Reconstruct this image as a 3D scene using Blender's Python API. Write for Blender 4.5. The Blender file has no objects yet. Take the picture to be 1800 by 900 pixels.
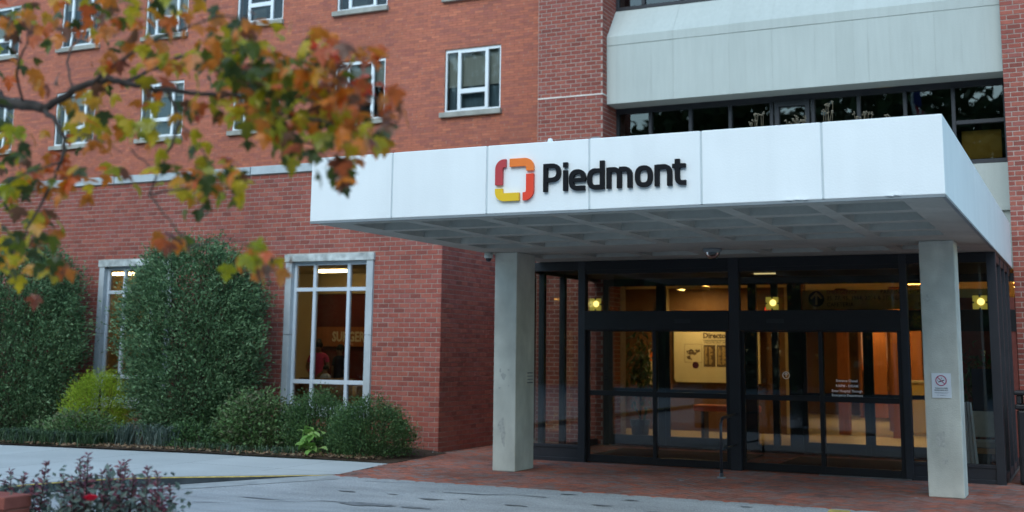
import bpy, bmesh, math, random
import numpy as np
from mathutils import Vector, Matrix
random.seed(7); rng = np.random.default_rng(7)
S = bpy.context.scene
COL = S.collection
R = math.radians
# ------------------------------------------------------------------ camera
F_PX, CY_PX = 2096.0, 291.0                      # focal length and principal point in 1800x900 pixels
YAW, PITCH, ROLL = R(-25.804), R(8.834), R(0.6635)
fw = Vector((math.sin(YAW)*math.cos(PITCH), math.cos(YAW)*math.cos(PITCH), math.sin(PITCH)))
rt = Vector((math.cos(YAW), -math.sin(YAW), 0)); up = rt.cross(fw)
rt, up = rt*math.cos(ROLL)+up*math.sin(ROLL), -rt*math.sin(ROLL)+up*math.cos(ROLL)
CAM = Vector((0, 0, 1.63))
cd = bpy.data.cameras.new('camera'); cam = bpy.data.objects.new('camera', cd); COL.objects.link(cam)
m3 = Matrix((rt, up, -fw)).transposed()
cam.matrix_world = Matrix.Translation(CAM) @ m3.to_4x4()
cd.sensor_width = 36; cd.lens = F_PX/1800*36; cd.shift_y = -(450-CY_PX)/1800
cd.clip_start = .05; cd.clip_end = 2000
cd.dof.use_dof = True; cd.dof.focus_distance = 13.0; cd.dof.aperture_fstop = 1.25
S.camera = cam
def proj(p):
    d = Vector(p)-CAM; z = d.dot(fw)
    return (900+F_PX*d.dot(rt)/z, CY_PX-F_PX*d.dot(up)/z, z) if z > .1 else (-1e5, -1e5, z)
# ------------------------------------------------------------------ world, sun, exposure
SUN_EL, SUN_ROT = 42, 178
w = bpy.data.worlds.new('World'); S.world = w; w.use_nodes = True
nt = w.node_tree; bg = nt.nodes['Background']; sk = nt.nodes.new('ShaderNodeTexSky')
sk.sky_type = 'NISHITA'; sk.sun_disc = False; sk.sun_elevation = R(SUN_EL); sk.sun_rotation = R(SUN_ROT)
sk.air_density = 1.3; sk.dust_density = 1.0; sk.ozone_density = 2.5
tint = nt.nodes.new('ShaderNodeVectorMath'); tint.operation = 'MULTIPLY'; tint.inputs[1].default_value = (.88, 1.08, 1.05)   # cool twilight sky
nt.links.new(sk.outputs[0], tint.inputs[0]); nt.links.new(tint.outputs[0], bg.inputs[0]); bg.inputs[1].default_value = 0.15
sd = bpy.data.lights.new('sun', 'SUN'); sun = bpy.data.objects.new('sun', sd); COL.objects.link(sun)
sd.energy = 0.6; sd.angle = R(50); sd.color = (1, .975, .94)
az = R(SUN_ROT); sv = Vector((math.sin(az)*math.cos(R(SUN_EL)), math.cos(az)*math.cos(R(SUN_EL)), math.sin(R(SUN_EL))))
sun.rotation_euler = sv.to_track_quat('Z', 'Y').to_euler()
S.view_settings.view_transform = 'Standard'; S.view_settings.look = 'None'
S.view_settings.exposure = 0.96; S.view_settings.gamma = 1.0
S.render.engine = 'CYCLES'; S.cycles.max_bounces = 8; S.cycles.transparent_max_bounces = 16
LAMP = 1.0                                        # overall strength of the lit lamps inside

# ------------------------------------------------------------------ materials
def new_mat(name):
    m = bpy.data.materials.new(name); m.use_nodes = True
    n = m.node_tree.nodes; l = m.node_tree.links
    return m, n, l, n['Principled BSDF']
def M(name, cols, rough=.7, spec=.4, nscale=6, namt=.2, bump=0., bscale=60, metal=0, stretch=(1, 1, 1), n2=None, trans=0, rvar=0):
    """cols: colours spread over the per-piece attribute rnd; namt: noise variation in world space; n2: (scale, amount, stretch) of a second noise"""
    m, n, l, p = new_mat(name)
    at = n.new('ShaderNodeAttribute'); at.attribute_name = 'rnd'
    rp = n.new('ShaderNodeValToRGB'); e = rp.color_ramp.elements
    while len(e) > 1: e.remove(e[-1])
    for i, c in enumerate(cols):
        x = e[0] if i == 0 else e.new(i/(len(cols)-1))
        if i == 0: x.position = 0
        x.color = (*c, 1)
    l.new(at.outputs['Fac'], rp.inputs[0])
    geo = n.new('ShaderNodeNewGeometry'); out = rp.outputs[0]
    def noise(scale, st, det=4):
        mp = n.new('ShaderNodeMapping'); mp.inputs['Scale'].default_value = st
        l.new(geo.outputs['Position'], mp.inputs[0])
        nz = n.new('ShaderNodeTexNoise'); nz.inputs['Scale'].default_value = scale; nz.inputs['Detail'].default_value = det
        l.new(mp.outputs[0], nz.inputs['Vector']); return nz
    for sc, am, st in ([(nscale, namt, stretch)] if namt else []) + ([n2] if n2 else []):
        nz = noise(sc, st); mr = n.new('ShaderNodeMapRange')
        mr.inputs[1].default_value = .25; mr.inputs[2].default_value = .75
        mr.inputs[3].default_value = 1-am; mr.inputs[4].default_value = 1+am
        l.new(nz.outputs[0], mr.inputs[0])
        mx = n.new('ShaderNodeVectorMath'); mx.operation = 'SCALE'
        l.new(out, mx.inputs[0]); l.new(mr.outputs[0], mx.inputs['Scale']); out = mx.outputs[0]
    l.new(out, p.inputs['Base Color'])
    p.inputs['Roughness'].default_value = rough; p.inputs['Specular IOR Level'].default_value = spec; p.inputs['Metallic'].default_value = metal
    if rvar:
        nz = noise(nscale*1.7, stretch); mr = n.new('ShaderNodeMapRange')
        mr.inputs[3].default_value = max(0, rough-rvar); mr.inputs[4].default_value = min(1, rough+rvar)
        l.new(nz.outputs[0], mr.inputs[0]); l.new(mr.outputs[0], p.inputs['Roughness'])
    if bump:
        nz = noise(bscale, (1, 1, 1), 6); b = n.new('ShaderNodeBump'); b.inputs['Strength'].default_value = bump; b.inputs['Distance'].default_value = .01
        l.new(nz.outputs[0], b.inputs['Height']); l.new(b.outputs[0], p.inputs['Normal'])
    if trans:
        tr = n.new('ShaderNodeBsdfTranslucent'); l.new(out, tr.inputs[0]); mix = n.new('ShaderNodeMixShader'); mix.inputs[0].default_value = trans
        l.new(p.outputs[0], mix.inputs[1]); l.new(tr.outputs[0], mix.inputs[2]); l.new(mix.outputs[0], n['Material Output'].inputs[0])
    return m
def GLASS(name, tint=(.8, .83, .8), boost=1.7, rough=0.0, wave=0.0):
    m, n, l, p = new_mat(name); n.remove(p)
    fr = n.new('ShaderNodeFresnel'); fr.inputs[0].default_value = 1.5
    mu = n.new('ShaderNodeMath'); mu.operation = 'MULTIPLY'; mu.inputs[1].default_value = boost; mu.use_clamp = True
    l.new(fr.outputs[0], mu.inputs[0])
    t = n.new('ShaderNodeBsdfTransparent'); t.inputs[0].default_value = (*tint, 1)
    g = n.new('ShaderNodeBsdfGlossy'); g.inputs['Roughness'].default_value = rough; g.inputs[0].default_value = (1, 1, 1, 1)
    if wave:
        nz = n.new('ShaderNodeTexNoise'); nz.inputs['Scale'].default_value = 2.5; nz.inputs['Detail'].default_value = 1
        gg = n.new('ShaderNodeNewGeometry'); l.new(gg.outputs['Position'], nz.inputs['Vector'])
        b = n.new('ShaderNodeBump'); b.inputs['Strength'].default_value = wave; b.inputs['Distance'].default_value = .02
        l.new(nz.outputs[0], b.inputs['Height']); l.new(b.outputs[0], g.inputs['Normal']); l.new(b.outputs[0], fr.inputs['Normal'])
    mx = n.new('ShaderNodeMixShader'); l.new(mu.outputs[0], mx.inputs[0]); l.new(t.outputs[0], mx.inputs[1]); l.new(g.outputs[0], mx.inputs[2])
    l.new(mx.outputs[0], n['Material Output'].inputs[0]); return m
def EMIT(name, col, st):
    m, n, l, p = new_mat(name); p.inputs['Base Color'].default_value = (*col, 1)
    p.inputs['Emission Color'].default_value = (*col, 1); p.inputs['Emission Strength'].default_value = st*LAMP; return m

MT = dict(
 brick=M('red_brick', [(.205, .060, .048), (.31, .082, .059), (.26, .072, .057), (.345, .102, .072), (.285, .090, .076)], .85, .25, 14, .16, .25, 90, n2=(.55, .16, (1, 1, .4))),
 mortar=M('pale_mortar', [(.42, .34, .30)], .95, .1, 9, .15, .3, 120, n2=(.6, .18, (1, 1, .4))),
 old_brick=M('old_orange_brick', [(.31, .110, .086), (.44, .142, .090), (.47, .150, .094), (.42, .134, .090), (.35, .118, .092), (.53, .175, .104)], .85, .25, 10, .10, .2, 90, n2=(.45, .12, (1, 1, .5))),
 old_mortar=M('dark_mortar', [(.27, .125, .09)], .95, .1, 12, .3, .2, 100),
 joint=M('pale_head_joint', [(.42, .28, .22)], .9, .1, 9, .2),
 caulk=M('white_sealant', [(.72, .66, .60)], .8, .2, 9, .1),
 stucco=M('white_stucco', [(.82, .83, .83)], .75, .3, 1.2, .03, .16, 55, n2=(4, .035, (1, 1, .12))),
 seam=M('seam_strip', [(.55, .60, .62)], .7, .3, 4, .06),
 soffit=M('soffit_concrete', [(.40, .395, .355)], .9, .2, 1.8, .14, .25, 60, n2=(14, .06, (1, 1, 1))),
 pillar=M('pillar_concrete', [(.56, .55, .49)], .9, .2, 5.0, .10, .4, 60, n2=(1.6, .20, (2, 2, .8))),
 smudge=M('pillar_smudge', [(.46, .45, .41)], .9, .2, 30, .25, .3, 60),
 boards=M('board_marked_concrete', [(.435, .455, .43), (.445, .465, .44), (.455, .475, .45)], .85, .25, 3, .035, .2, 40, stretch=(5, 5, .5), n2=(.8, .04, (1, 1, 1))),
 stone=M('window_stone', [(.42, .45, .47)], .8, .3, 2.2, .14, .2, 60, stretch=(1, 1, .5), n2=(10, .06, (1, 1, 1))),
 stone_dirty=M('weathered_stone', [(.44, .46, .45)], .85, .2, 7, .5, .3, 50),
 sill=M('grey_sill', [(.33, .32, .29)], .9, .2, 5, .22, .3, 70),
 white=M('white_window_frame', [(.74, .77, .80)], .45, .4, 3, .06),
 silver=M('pale_aluminium', [(.55, .60, .66)], .45, .5, 3, .05),
 bronze=M('dark_bronze_metal', [(.014, .0135, .016)], .45, .35, 4, .15, rvar=.08),
 bronze2=M('grey_bronze_metal', [(.030, .030, .036)], .48, .35, 4, .12, rvar=.08),
 steel=M('steel', [(.35, .36, .38)], .35, .5, 8, .2, metal=1, rvar=.1),
 rail=M('dark_steel', [(.06, .065, .08)], .35, .5, 8, .2, metal=.6),
 black=M('black_letter', [(.004, .004, .006)], .6, .2, 5, .1),
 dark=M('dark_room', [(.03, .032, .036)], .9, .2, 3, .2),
 bluedark=M('dusky_interior', [(.05, .065, .075), (.09, .11, .12), (.14, .15, .14)], .9, .2, 4, .25),
 shade=M('grey_roller_shade', [(.33, .33, .29), (.37, .37, .33)], .9, .2, 40, .08, stretch=(1, 1, .1)),
 crimson=M('logo_dark_red', [(.50, .05, .055)], .45, .4, 5, .04),
 orange=M('logo_orange', [(.88, .20, .03)], .45, .4, 5, .04),
 red=M('logo_red', [(.82, .06, .025)], .45, .4, 5, .04),
 yellow=M('logo_yellow', [(.82, .50, .02)], .45, .4, 5, .04),
 paper=M('white_sign', [(.70, .72, .76)], .5, .4, 5, .03),
 ink=M('black_ink', [(.03, .03, .04)], .6, .3, 5, .05),
 greyink=M('grey_ink', [(.30, .32, .36)], .6, .3, 5, .05),
 magenta=M('magenta_ink', [(.42, .08, .16)], .6, .3, 5, .05),
 whiteink=M('white_lettering', [(.85, .85, .85)], .6, .3, 5, .03),
 asphalt=M('asphalt', [(.36, .365, .37)], .9, .25, 1.3, .22, .7, 160, stretch=(.6, 2.2, 1), n2=(60, .35, (1, 1, 1)), rvar=.06),
 patch=M('dark_asphalt_stain', [(.20, .203, .21)], .9, .2, 9, .3, .6, 160),
 walk=M('sidewalk_concrete', [(.43, .44, .43), (.47, .48, .47), (.45, .46, .45)], .9, .2, 1.1, .07, .25, 120, n2=(30, .06, (1, 1, 1))),
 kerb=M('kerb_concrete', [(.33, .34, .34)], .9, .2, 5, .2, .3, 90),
 kerbface=M('dark_kerb_face', [(.045, .052, .06)], .9, .2, 6, .35, .4, 90),  # kerb face coloured far darker than the kerb top
 yellowpaint=M('worn_yellow_paint', [(.50, .37, .11)], .8, .3, 9, .35, .2, 90, n2=(30, .2, (1, 1, 1))),
 paver=M('clay_paver', [(.20, .12, .10), (.32, .115, .08), (.26, .15, .125), (.43, .125, .075), (.23, .175, .16), (.35, .135, .10), (.17, .11, .10)], .92, .12, 9, .2, .25, 90, n2=(.8, .3, (1, 1, 1)), rvar=.12),
 sand=M('joint_sand', [(.12, .105, .095)], .95, .1, 30, .3, .3, 150),
 soil=M('mulch', [(.075, .052, .038)], .95, .1, 12, .4, .8, 50),
 litter=M('dry_leaf_litter', [(.16, .09, .05), (.26, .17, .10), (.10, .06, .04), (.36, .26, .17)], .9, .2, 20, .2),
 grassmat=M('lawn', [(.05, .075, .03)], .95, .1, .5, .3, .6, 40),
 holly=M('holly_leaf', [(.05, .10, .045), (.09, .17, .076), (.14, .24, .108), (.20, .30, .155)], .5, .3, 1.3, .18, trans=.2),
 boxleaf=M('small_shrub_leaf', [(.028, .072, .026), (.048, .11, .036), (.08, .155, .048), (.12, .21, .07)], .5, .45, 1.5, .15, trans=.15),
 mixleaf=M('broad_shrub_leaf', [(.045, .09, .03), (.08, .16, .05), (.13, .24, .08), (.16, .22, .09), (.14, .14, .08)], .5, .45, 1.5, .15, trans=.15),
 goldleaf=M('golden_cypress_leaf', [(.17, .26, .018), (.31, .42, .028), (.44, .53, .05), (.24, .34, .03)], .6, .35, 2, .15, trans=.2),
 grassblade=M('liriope_blade', [(.028, .06, .025), (.05, .095, .035), (.075, .12, .06), (.06, .085, .075)], .55, .4, 2, .15, trans=.15),
 greyblade=M('grey_green_blade', [(.06, .10, .075), (.10, .14, .115), (.14, .18, .16)], .55, .4, 2, .15, trans=.15),
 brightleaf=M('bright_green_leaf', [(.14, .28, .05), (.22, .38, .09), (.30, .42, .14)], .5, .4, 4, .15, trans=.25),
 roseleaf=M('rose_leaf', [(.09, .12, .095), (.14, .18, .14), (.21, .24, .20)], .5, .45, 4, .15, trans=.15),
 rosenew=M('purple_new_leaf', [(.17, .04, .075), (.26, .07, .10), (.34, .11, .13), (.20, .09, .10)], .45, .5, 4, .15, trans=.2),
 rose=M('red_petal', [(.75, .02, .05)], .5, .4, 4, .08, trans=.2),
 stem=M('green_brown_stem', [(.045, .04, .025)], .8, .3, 9, .2),
 bark=M('grey_maple_bark', [(.075, .062, .055)], .85, .25, 14, .35, .6, 60, stretch=(1, 1, .4)),
 maple=M('autumn_maple_leaf', [(.05, .07, .012), (.13, .16, .014), (.38, .36, .016), (.58, .42, .018), (.64, .29, .02), (.68, .20, .022), (.62, .12, .025), (.72, .07, .035), (.20, .085, .045)], .33, .55, 18, .3, trans=.45),
 treeleaf=M('street_tree_leaf', [(.035, .06, .02), (.055, .09, .03), (.08, .115, .04)], .6, .3, .4, .2, trans=.1),
 dryflower=M('dried_flower', [(.15, .115, .075), (.24, .20, .145)], .9, .2, 20, .15),
 lobby_wall=M('lobby_brown_wall', [(.17, .085, .035)], .7, .3, 1.5, .15),
 lobby_tan=M('tan_wall', [(.50, .40, .22)], .7, .3, 1.5, .08),
 maroon=M('maroon_panel', [(.12, .022, .02)], .6, .3, 2, .15),
 wood=M('orange_wood', [(.34, .11, .03), (.42, .15, .04), (.48, .19, .06)], .45, .45, 3, .2, stretch=(8, 8, .6)),
 chairwood=M('honey_wood', [(.48, .27, .11)], .45, .45, 4, .2, stretch=(6, 6, 1)),
 lobby_floor=M('lobby_floor', [(.50, .40, .26)], .35, .4, 1.5, .08),
 ceiling=M('lobby_ceiling', [(.55, .45, .26)], .8, .2, 2, .06),
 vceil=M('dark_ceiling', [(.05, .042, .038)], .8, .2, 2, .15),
 mat=M('door_mat', [(.09, .06, .045)], .95, .1, 40, .2),
 board=M('cream_board', [(.72, .62, .40)], .6, .3, 2, .04),
 signcream=M('tan_sign_panel', [(.66, .47, .18)], .6, .3, 2, .06),
 brownink=M('brown_print', [(.10, .06, .035), (.16, .10, .06), (.07, .045, .03)], .6, .3, 9, .15),
 purple=M('purple_sticker', [(.09, .02, .05)], .6, .3, 9, .1),
 orange_reflect=M('orange_reflection_tone', [(.75, .17, .06)], .6, .3, 20, .1),
 tealsheet=M('blue_grey_tone', [(.10, .145, .17)], .9, .2, 12, .25, stretch=(3, 3, .2)),
 desk=M('yellow_desk', [(.60, .44, .16)], .5, .4, 2, .06),
 pinkcloth=M('pink_cloth', [(.62, .06, .13)], .85, .2, 14, .15),
 darkcloth=M('dark_cloth', [(.035, .03, .045)], .85, .2, 14, .15),
 palecloth=M('pale_cloth', [(.52, .50, .46)], .85, .2, 14, .12),
 skin=M('skin', [(.26, .13, .075)], .55, .4, 20, .06),
 hair=M('dark_hair', [(.02, .014, .01)], .5, .4, 40, .2),
 eye=M('eye', [(.02, .015, .012)], .3, .5, 4, 0),
 lip=M('lip', [(.22, .06, .05)], .5, .4, 4, 0),
 upholstery=M('brown_upholstery', [(.20, .10, .045)], .85, .2, 30, .15),
 bluepanel=M('blue_panel', [(.02, .04, .085)], .5, .4, 3, .1),
 camwhite=M('camera_white', [(.50, .50, .46)], .5, .4, 5, .05),
 grey=M('grey_metal', [(.22, .24, .25)], .6, .4, 5, .1),
 bin=M('black_plastic', [(.018, .018, .022)], .45, .45, 5, .1),
 flagred=M('flag_red', [(.42, .03, .04)], .8, .2, 4, .1), flagblue=M('flag_blue', [(.03, .05, .17)], .8, .2, 4, .1), flagwhite=M('flag_white', [(.65, .65, .65)], .8, .2, 4, .1),
 yellowshade=M('yellow_shade', [(.62, .40, .08)], .85, .2, 3, .1),
 glass=GLASS('clear_glass', (.72, .75, .72), 1.3),
 winglass=GLASS('window_glass', (.84, .88, .88), 1.0, wave=.03),
 darkglass=GLASS('bronze_glass', (.42, .42, .40), 1.9, wave=.03),
 dome=GLASS('smoked_dome', (.12, .12, .14), 1.6),
 tube=EMIT('strip_light', (1, .74, .38), 10.0), lobby_fill=EMIT('added_lobby_glow', (1, .68, .30), 32), dimtube=EMIT('dim_strip', (1, .78, .35), .45), tube3=EMIT('dim_fluorescent', (1, .80, .45), 3), sconce=EMIT('sconce_glow', (1, .80, .25), 1.1), sconceg=EMIT('sconce_glass', (.75, .60, .10), .16),
 exit=EMIT('red_exit_glow', (1, .05, .02), 1.4), caselight=EMIT('display_light', (1, .72, .38), 6), officelamp=EMIT('office_lamp', (1, .72, .15), 1.5),
)
# ------------------------------------------------------------------ mesh helpers
class MB:
    def __init__(s): s.v = []; s.f = []; s.r = []
    def poly(s, pts, r=0.):
        i = len(s.v); s.v += [tuple(p) for p in pts]; s.f.append(tuple(range(i, i+len(pts)))); s.r.append(r); return s
    def box(s, x0, x1, y0, y1, z0, z1, r=0.):
        i = len(s.v)
        s.v += [(x0, y0, z0), (x1, y0, z0), (x1, y1, z0), (x0, y1, z0), (x0, y0, z1), (x1, y0, z1), (x1, y1, z1), (x0, y1, z1)]
        for f in ((0, 3, 2, 1), (4, 5, 6, 7), (0, 1, 5, 4), (1, 2, 6, 5), (2, 3, 7, 6), (3, 0, 4, 7)):
            s.f.append(tuple(i+k for k in f)); s.r.append(r)
        return s
    def obox(s, mat, hx, hy, hz, r=0.):
        i = len(s.v)
        for p in ((-1, -1, -1), (1, -1, -1), (1, 1, -1), (-1, 1, -1), (-1, -1, 1), (1, -1, 1), (1, 1, 1), (-1, 1, 1)):
            s.v.append(tuple(mat @ Vector((p[0]*hx, p[1]*hy, p[2]*hz))))
        for f in ((0, 3, 2, 1), (4, 5, 6, 7), (0, 1, 5, 4), (1, 2, 6, 5), (2, 3, 7, 6), (3, 0, 4, 7)):
            s.f.append(tuple(i+k for k in f)); s.r.append(r)
        return s
    def prism(s, pts, d, r=0.):
        """pts: planar 3-D outline, d: extrusion vector"""
        n = len(pts); i = len(s.v); d = Vector(d)
        s.v += [tuple(p) for p in pts]+[tuple(Vector(p)+d) for p in pts]
        s.f.append(tuple(range(i+n-1, i-1, -1))); s.r.append(r); s.f.append(tuple(range(i+n, i+2*n))); s.r.append(r)
        for k in range(n):
            a, b = i+k, i+(k+1) % n; s.f.append((a, b, b+n, a+n)); s.r.append(r)
        return s
    def tube(s, pts, rads, n=8, r=0., cap=True):
        pts = [Vector(p) for p in pts]
        if not hasattr(rads, '__len__'): rads = [rads]*len(pts)
        i0 = len(s.v); ref = None
        for k, p in enumerate(pts):
            t = (pts[min(k+1, len(pts)-1)]-pts[max(k-1, 0)]).normalized()
            if ref is None: ref = Vector((0, 0, 1)) if abs(t.z) < .9 else Vector((1, 0, 0))
            a = (ref-t*ref.dot(t)).normalized(); b = t.cross(a); ref = a
            for j in range(n):
                q = 2*math.pi*j/n; s.v.append(tuple(p+(a*math.cos(q)+b*math.sin(q))*rads[k]))
        for k in range(len(pts)-1):
            for j in range(n):
                a = i0+k*n+j; b = i0+k*n+(j+1) % n; s.f.append((a, b, b+n, a+n)); s.r.append(r)
        if cap:
            s.f.append(tuple(i0+j for j in range(n))[::-1]); s.r.append(r)
            e = i0+(len(pts)-1)*n; s.f.append(tuple(e+j for j in range(n))); s.r.append(r)
        return s
    def lathe(s, c, prof, n=16, r=0.):
        i0 = len(s.v)
        for rad, z in prof:
            for j in range(n):
                q = 2*math.pi*j/n; s.v.append((c[0]+rad*math.cos(q), c[1]+rad*math.sin(q), c[2]+z))
        for k in range(len(prof)-1):
            for j in range(n):
                a = i0+k*n+j; b = i0+k*n+(j+1) % n; s.f.append((a, b, b+n, a+n)); s.r.append(r)
        return s
    def arr(s, V, Fc, rn):
        i = len(s.v); s.v += [tuple(x) for x in V]; s.f += [tuple(int(q)+i for q in f) for f in Fc]; s.r += list(rn); return s
    def mesh(s, name, mat):
        me = bpy.data.meshes.new(name); me.from_pydata(s.v, [], s.f); me.update()
        a = me.attributes.new('rnd', 'FLOAT', 'FACE'); a.data.foreach_set('value', np.array(s.r, dtype=np.float32))
        if mat is not None: me.materials.append(MT[mat] if isinstance(mat, str) else mat)
        return me
    def build(s, name, mat, parent=None, smooth=False, bevel=0, **tags):
        return put(name, s.mesh(name, mat), parent, smooth=smooth, bevel=bevel, **tags)
def put(name, me, parent=None, loc=(0, 0, 0), smooth=False, bevel=0, **tags):
    o = bpy.data.objects.new(name, me); COL.objects.link(o)
    if smooth: me.polygons.foreach_set('use_smooth', [True]*len(me.polygons))
    if parent is not None:
        o.parent = parent; o.location = Vector(loc)-wloc(parent)
    else: o.location = loc
    if bevel:
        b = o.modifiers.new('bevel', 'BEVEL'); b.width = bevel; b.segments = 2; b.limit_method = 'ANGLE'; b.harden_normals = False
    tag(o, **tags); return o
def wloc(o):
    p = Vector((0, 0, 0))
    while o is not None: p = p+o.location; o = o.parent
    return p
def tag(o, label=None, cat=None, group=None, kind=None):
    for k, v in (('label', label), ('category', cat), ('group', group), ('kind', kind)):
        if v: o[k] = v
    return o
def thing(name, label, cat, loc=(0, 0, 0), group=None):
    o = bpy.data.objects.new(name, None); COL.objects.link(o); o.location = loc; o.empty_display_size = .1
    return tag(o, label, cat, group)
def text(name, body, size, loc, mat, parent=None, align='LEFT', rz=0, xs=1.0, ext=.001, bold=0., tilt=90, **tags):
    c = bpy.data.curves.new(name, 'FONT'); c.body = body; c.size = size; c.align_x = align; c.extrude = ext; c.resolution_u = 2; c.offset = bold
    o = bpy.data.objects.new(name+'_curve', c); COL.objects.link(o)
    bpy.context.view_layer.update()
    me = bpy.data.meshes.new_from_object(o.evaluated_get(bpy.context.evaluated_depsgraph_get()))
    bpy.data.objects.remove(o); bpy.data.curves.remove(c)
    me.materials.clear(); me.materials.append(MT[mat]); me.name = name
    me.transform(Matrix.Rotation(R(rz), 4, 'Z') @ Matrix.Rotation(R(tilt), 4, 'X') @ Matrix.Diagonal((xs, 1, 1, 1)))
    return put(name, me, parent, loc, **tags)
def grid_holes(mb, P0, u, v, us, vs, holes, reveal=None, r=0.):
    """sheet spanned by u,v with rectangular holes (u0,u1,v0,v1); reveal: vector of the hole sides"""
    u, v, P0 = Vector(u), Vector(v), Vector(P0)
    U = sorted(set([us[0], us[1]]+[x for h in holes for x in h[:2] if us[0] < x < us[1]]))
    V = sorted(set([vs[0], vs[1]]+[x for h in holes for x in h[2:] if vs[0] < x < vs[1]]))
    P = lambda a, b: P0+u*a+v*b
    for a0, a1 in zip(U, U[1:]):
        for b0, b1 in zip(V, V[1:]):
            ca, cb = (a0+a1)/2, (b0+b1)/2
            if any(h[0] < ca < h[1] and h[2] < cb < h[3] for h in holes): continue
            mb.poly([P(a0, b0), P(a1, b0), P(a1, b1), P(a0, b1)], r)
    if reveal is not None:
        d = Vector(reveal)
        for a0, a1, b0, b1 in holes:
            q = [P(a0, b0), P(a1, b0), P(a1, b1), P(a0, b1)]
            for k in range(4): mb.poly([q[k], q[(k+1) % 4], q[(k+1) % 4]+d, q[k]+d], r)
    return mb
# ------------------------------------------------------------------ brickwork
def brick_geo(mb, c, l, h, ang, d, bev, r):
    """one brick: bevelled front and four sides, centre c on the wall plane"""
    ca, sa = math.cos(ang), math.sin(ang); i = len(mb.v)
    for (x, y, z) in ((-l/2, 0, -h/2), (l/2, 0, -h/2), (l/2, 0, h/2), (-l/2, 0, h/2), (-l/2+bev, -d, -h/2+bev), (l/2-bev, -d, -h/2+bev), (l/2-bev, -d, h/2-bev), (-l/2+bev, -d, h/2-bev)):
        mb.v.append((c[0]+x*ca-y*sa, c[1]+x*sa+y*ca, c[2]+z))
    for f in ((4, 5, 6, 7), (0, 1, 5, 4), (1, 2, 6, 5), (2, 3, 7, 6), (3, 0, 4, 7)): mb.f.append(tuple(i+k for k in f)); mb.r.append(r)
def lay(P0, ang, us, zs, holes, L, H, joint, off=0., bond=.5):
    """list of bricks (centre, length, height, angle, full) of one wall face; u runs along local x turned by ang"""
    out = []; u = Vector((math.cos(ang), math.sin(ang), 0)); k = 0; z = zs[0]
    while z < zs[1]-.01:
        zt = min(z+H, zs[1]); iv = [(us[0], us[1])]
        for h in holes:
            if min(zt, h[3])-max(z, h[2]) > .5*(zt-z):
                iv = [p for a, b in iv for p in ((a, min(b, h[0])), (max(a, h[1]), b)) if p[1]-p[0] > .03]
        s = us[0]+off-L+(bond*L if k % 2 else 0)
        while s < us[1]:
            for a, b in iv:
                x0, x1 = max(s, a), min(s+L, b)
                if x1-x0 > .035:
                    out.append((Vector(P0)+u*((x0+x1)/2)+Vector((0, 0, (z+zt)/2)), x1-x0-joint, zt-z-joint, ang, x1-x0 > L-1e-4 and zt-z > H-1e-4))
            s += L
        z += H; k += 1
    return out
def finish_bricks(root, bricks, matname, d, bev, seen, name='brick', cap=300):
    """the bricks that show largest become objects of their own, the rest one joined part"""
    sc = []
    for i, b in enumerate(bricks):
        x, y, z = proj(b[0])
        ok = b[4] and 4 < x < 1796 and 4 < y < 896 and seen(x, y, b[0])
        sc.append((z if ok else 1e9, i))
    sc.sort(); single = set(i for z, i in sc[:cap] if z < 1e8)
    var = {}; rest = MB()
    for i, b in enumerate(bricks):
        r = random.random()
        if i in single:
            key = (int(r*12), round(b[1], 3), round(b[2], 3), b[3])
            if key not in var:
                mb = MB(); brick_geo(mb, (0, 0, 0), b[1], b[2], b[3], d, bev, (key[0]+.5)/12); var[key] = mb.mesh(name, matname)
            n = Vector((math.sin(b[3]), -math.cos(b[3]), 0))
            put(name, var[key], root, b[0]+n*random.uniform(-.0012, .0012))
        else: brick_geo(rest, b[0], b[1], b[2], b[3], d+random.uniform(-.0012, .0012), bev, r)
    rest.build(name+'work', matname, root, kind='stuff')
# ================================================================== GROUND
def zroad(y): 
    t = min(max((13.38-y)/1.5, 0), 1); return -.115*(t*.75+.25*t*t*(3-2*t))
KERB = [(-9.0, 13.43), (-9.39, 13.12), (-9.76, 12.82), (-10.19, 12.47), (-10.61, 12.12), (-10.93, 11.82), (-11.25, 11.3), (-11.45, 10.6), (-11.55, 9.9), (-11.6, 8), (-11.6, 2), (-11.6, -30)]
BEDE = [(-9.24, 15.16), (-10.28, 15.15), (-11.45, 15.03), (-12.53, 14.99), (-13.9, 14.80), (-15.0, 14.68), (-16.34, 14.5), (-20, 13.9), (-30, 12.4)]
def interp(P, x):
    P = sorted(P)
    return float(np.interp(x, [p[0] for p in P], [p[1] for p in P]))
mb = MB(); mb.poly([(-600, -600, -.35), (600, -600, -.35), (600, 600, -.35), (-600, 600, -.35)])
mb.build('ground', 'grassmat', kind='structure')
mb = MB(); ys = [-40, -10, 0, 6, 9, 10.5, 11.2]+[11.4+.11*k for k in range(19)]; ys[-1] = 13.38
for y0, y1 in zip(ys, ys[1:]): mb.poly([(-60, y0, zroad(y0)), (60, y0, zroad(y0)), (60, y1, zroad(y1)), (-60, y1, zroad(y1))])
road = mb.build('road', 'asphalt', kind='structure')
def flat_blob(mb, cx, cy, rx, ry, z):
    n = 22; ph = random.random()*6; mb.poly([(cx+rx*(1+.25*math.sin(3*q+ph)+.12*math.sin(7*q))*math.cos(q), cy+ry*(1+.2*math.sin(4*q+ph))*math.sin(q), z) for q in [2*math.pi*k/n for k in range(n)]])
mb = MB()
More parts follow.
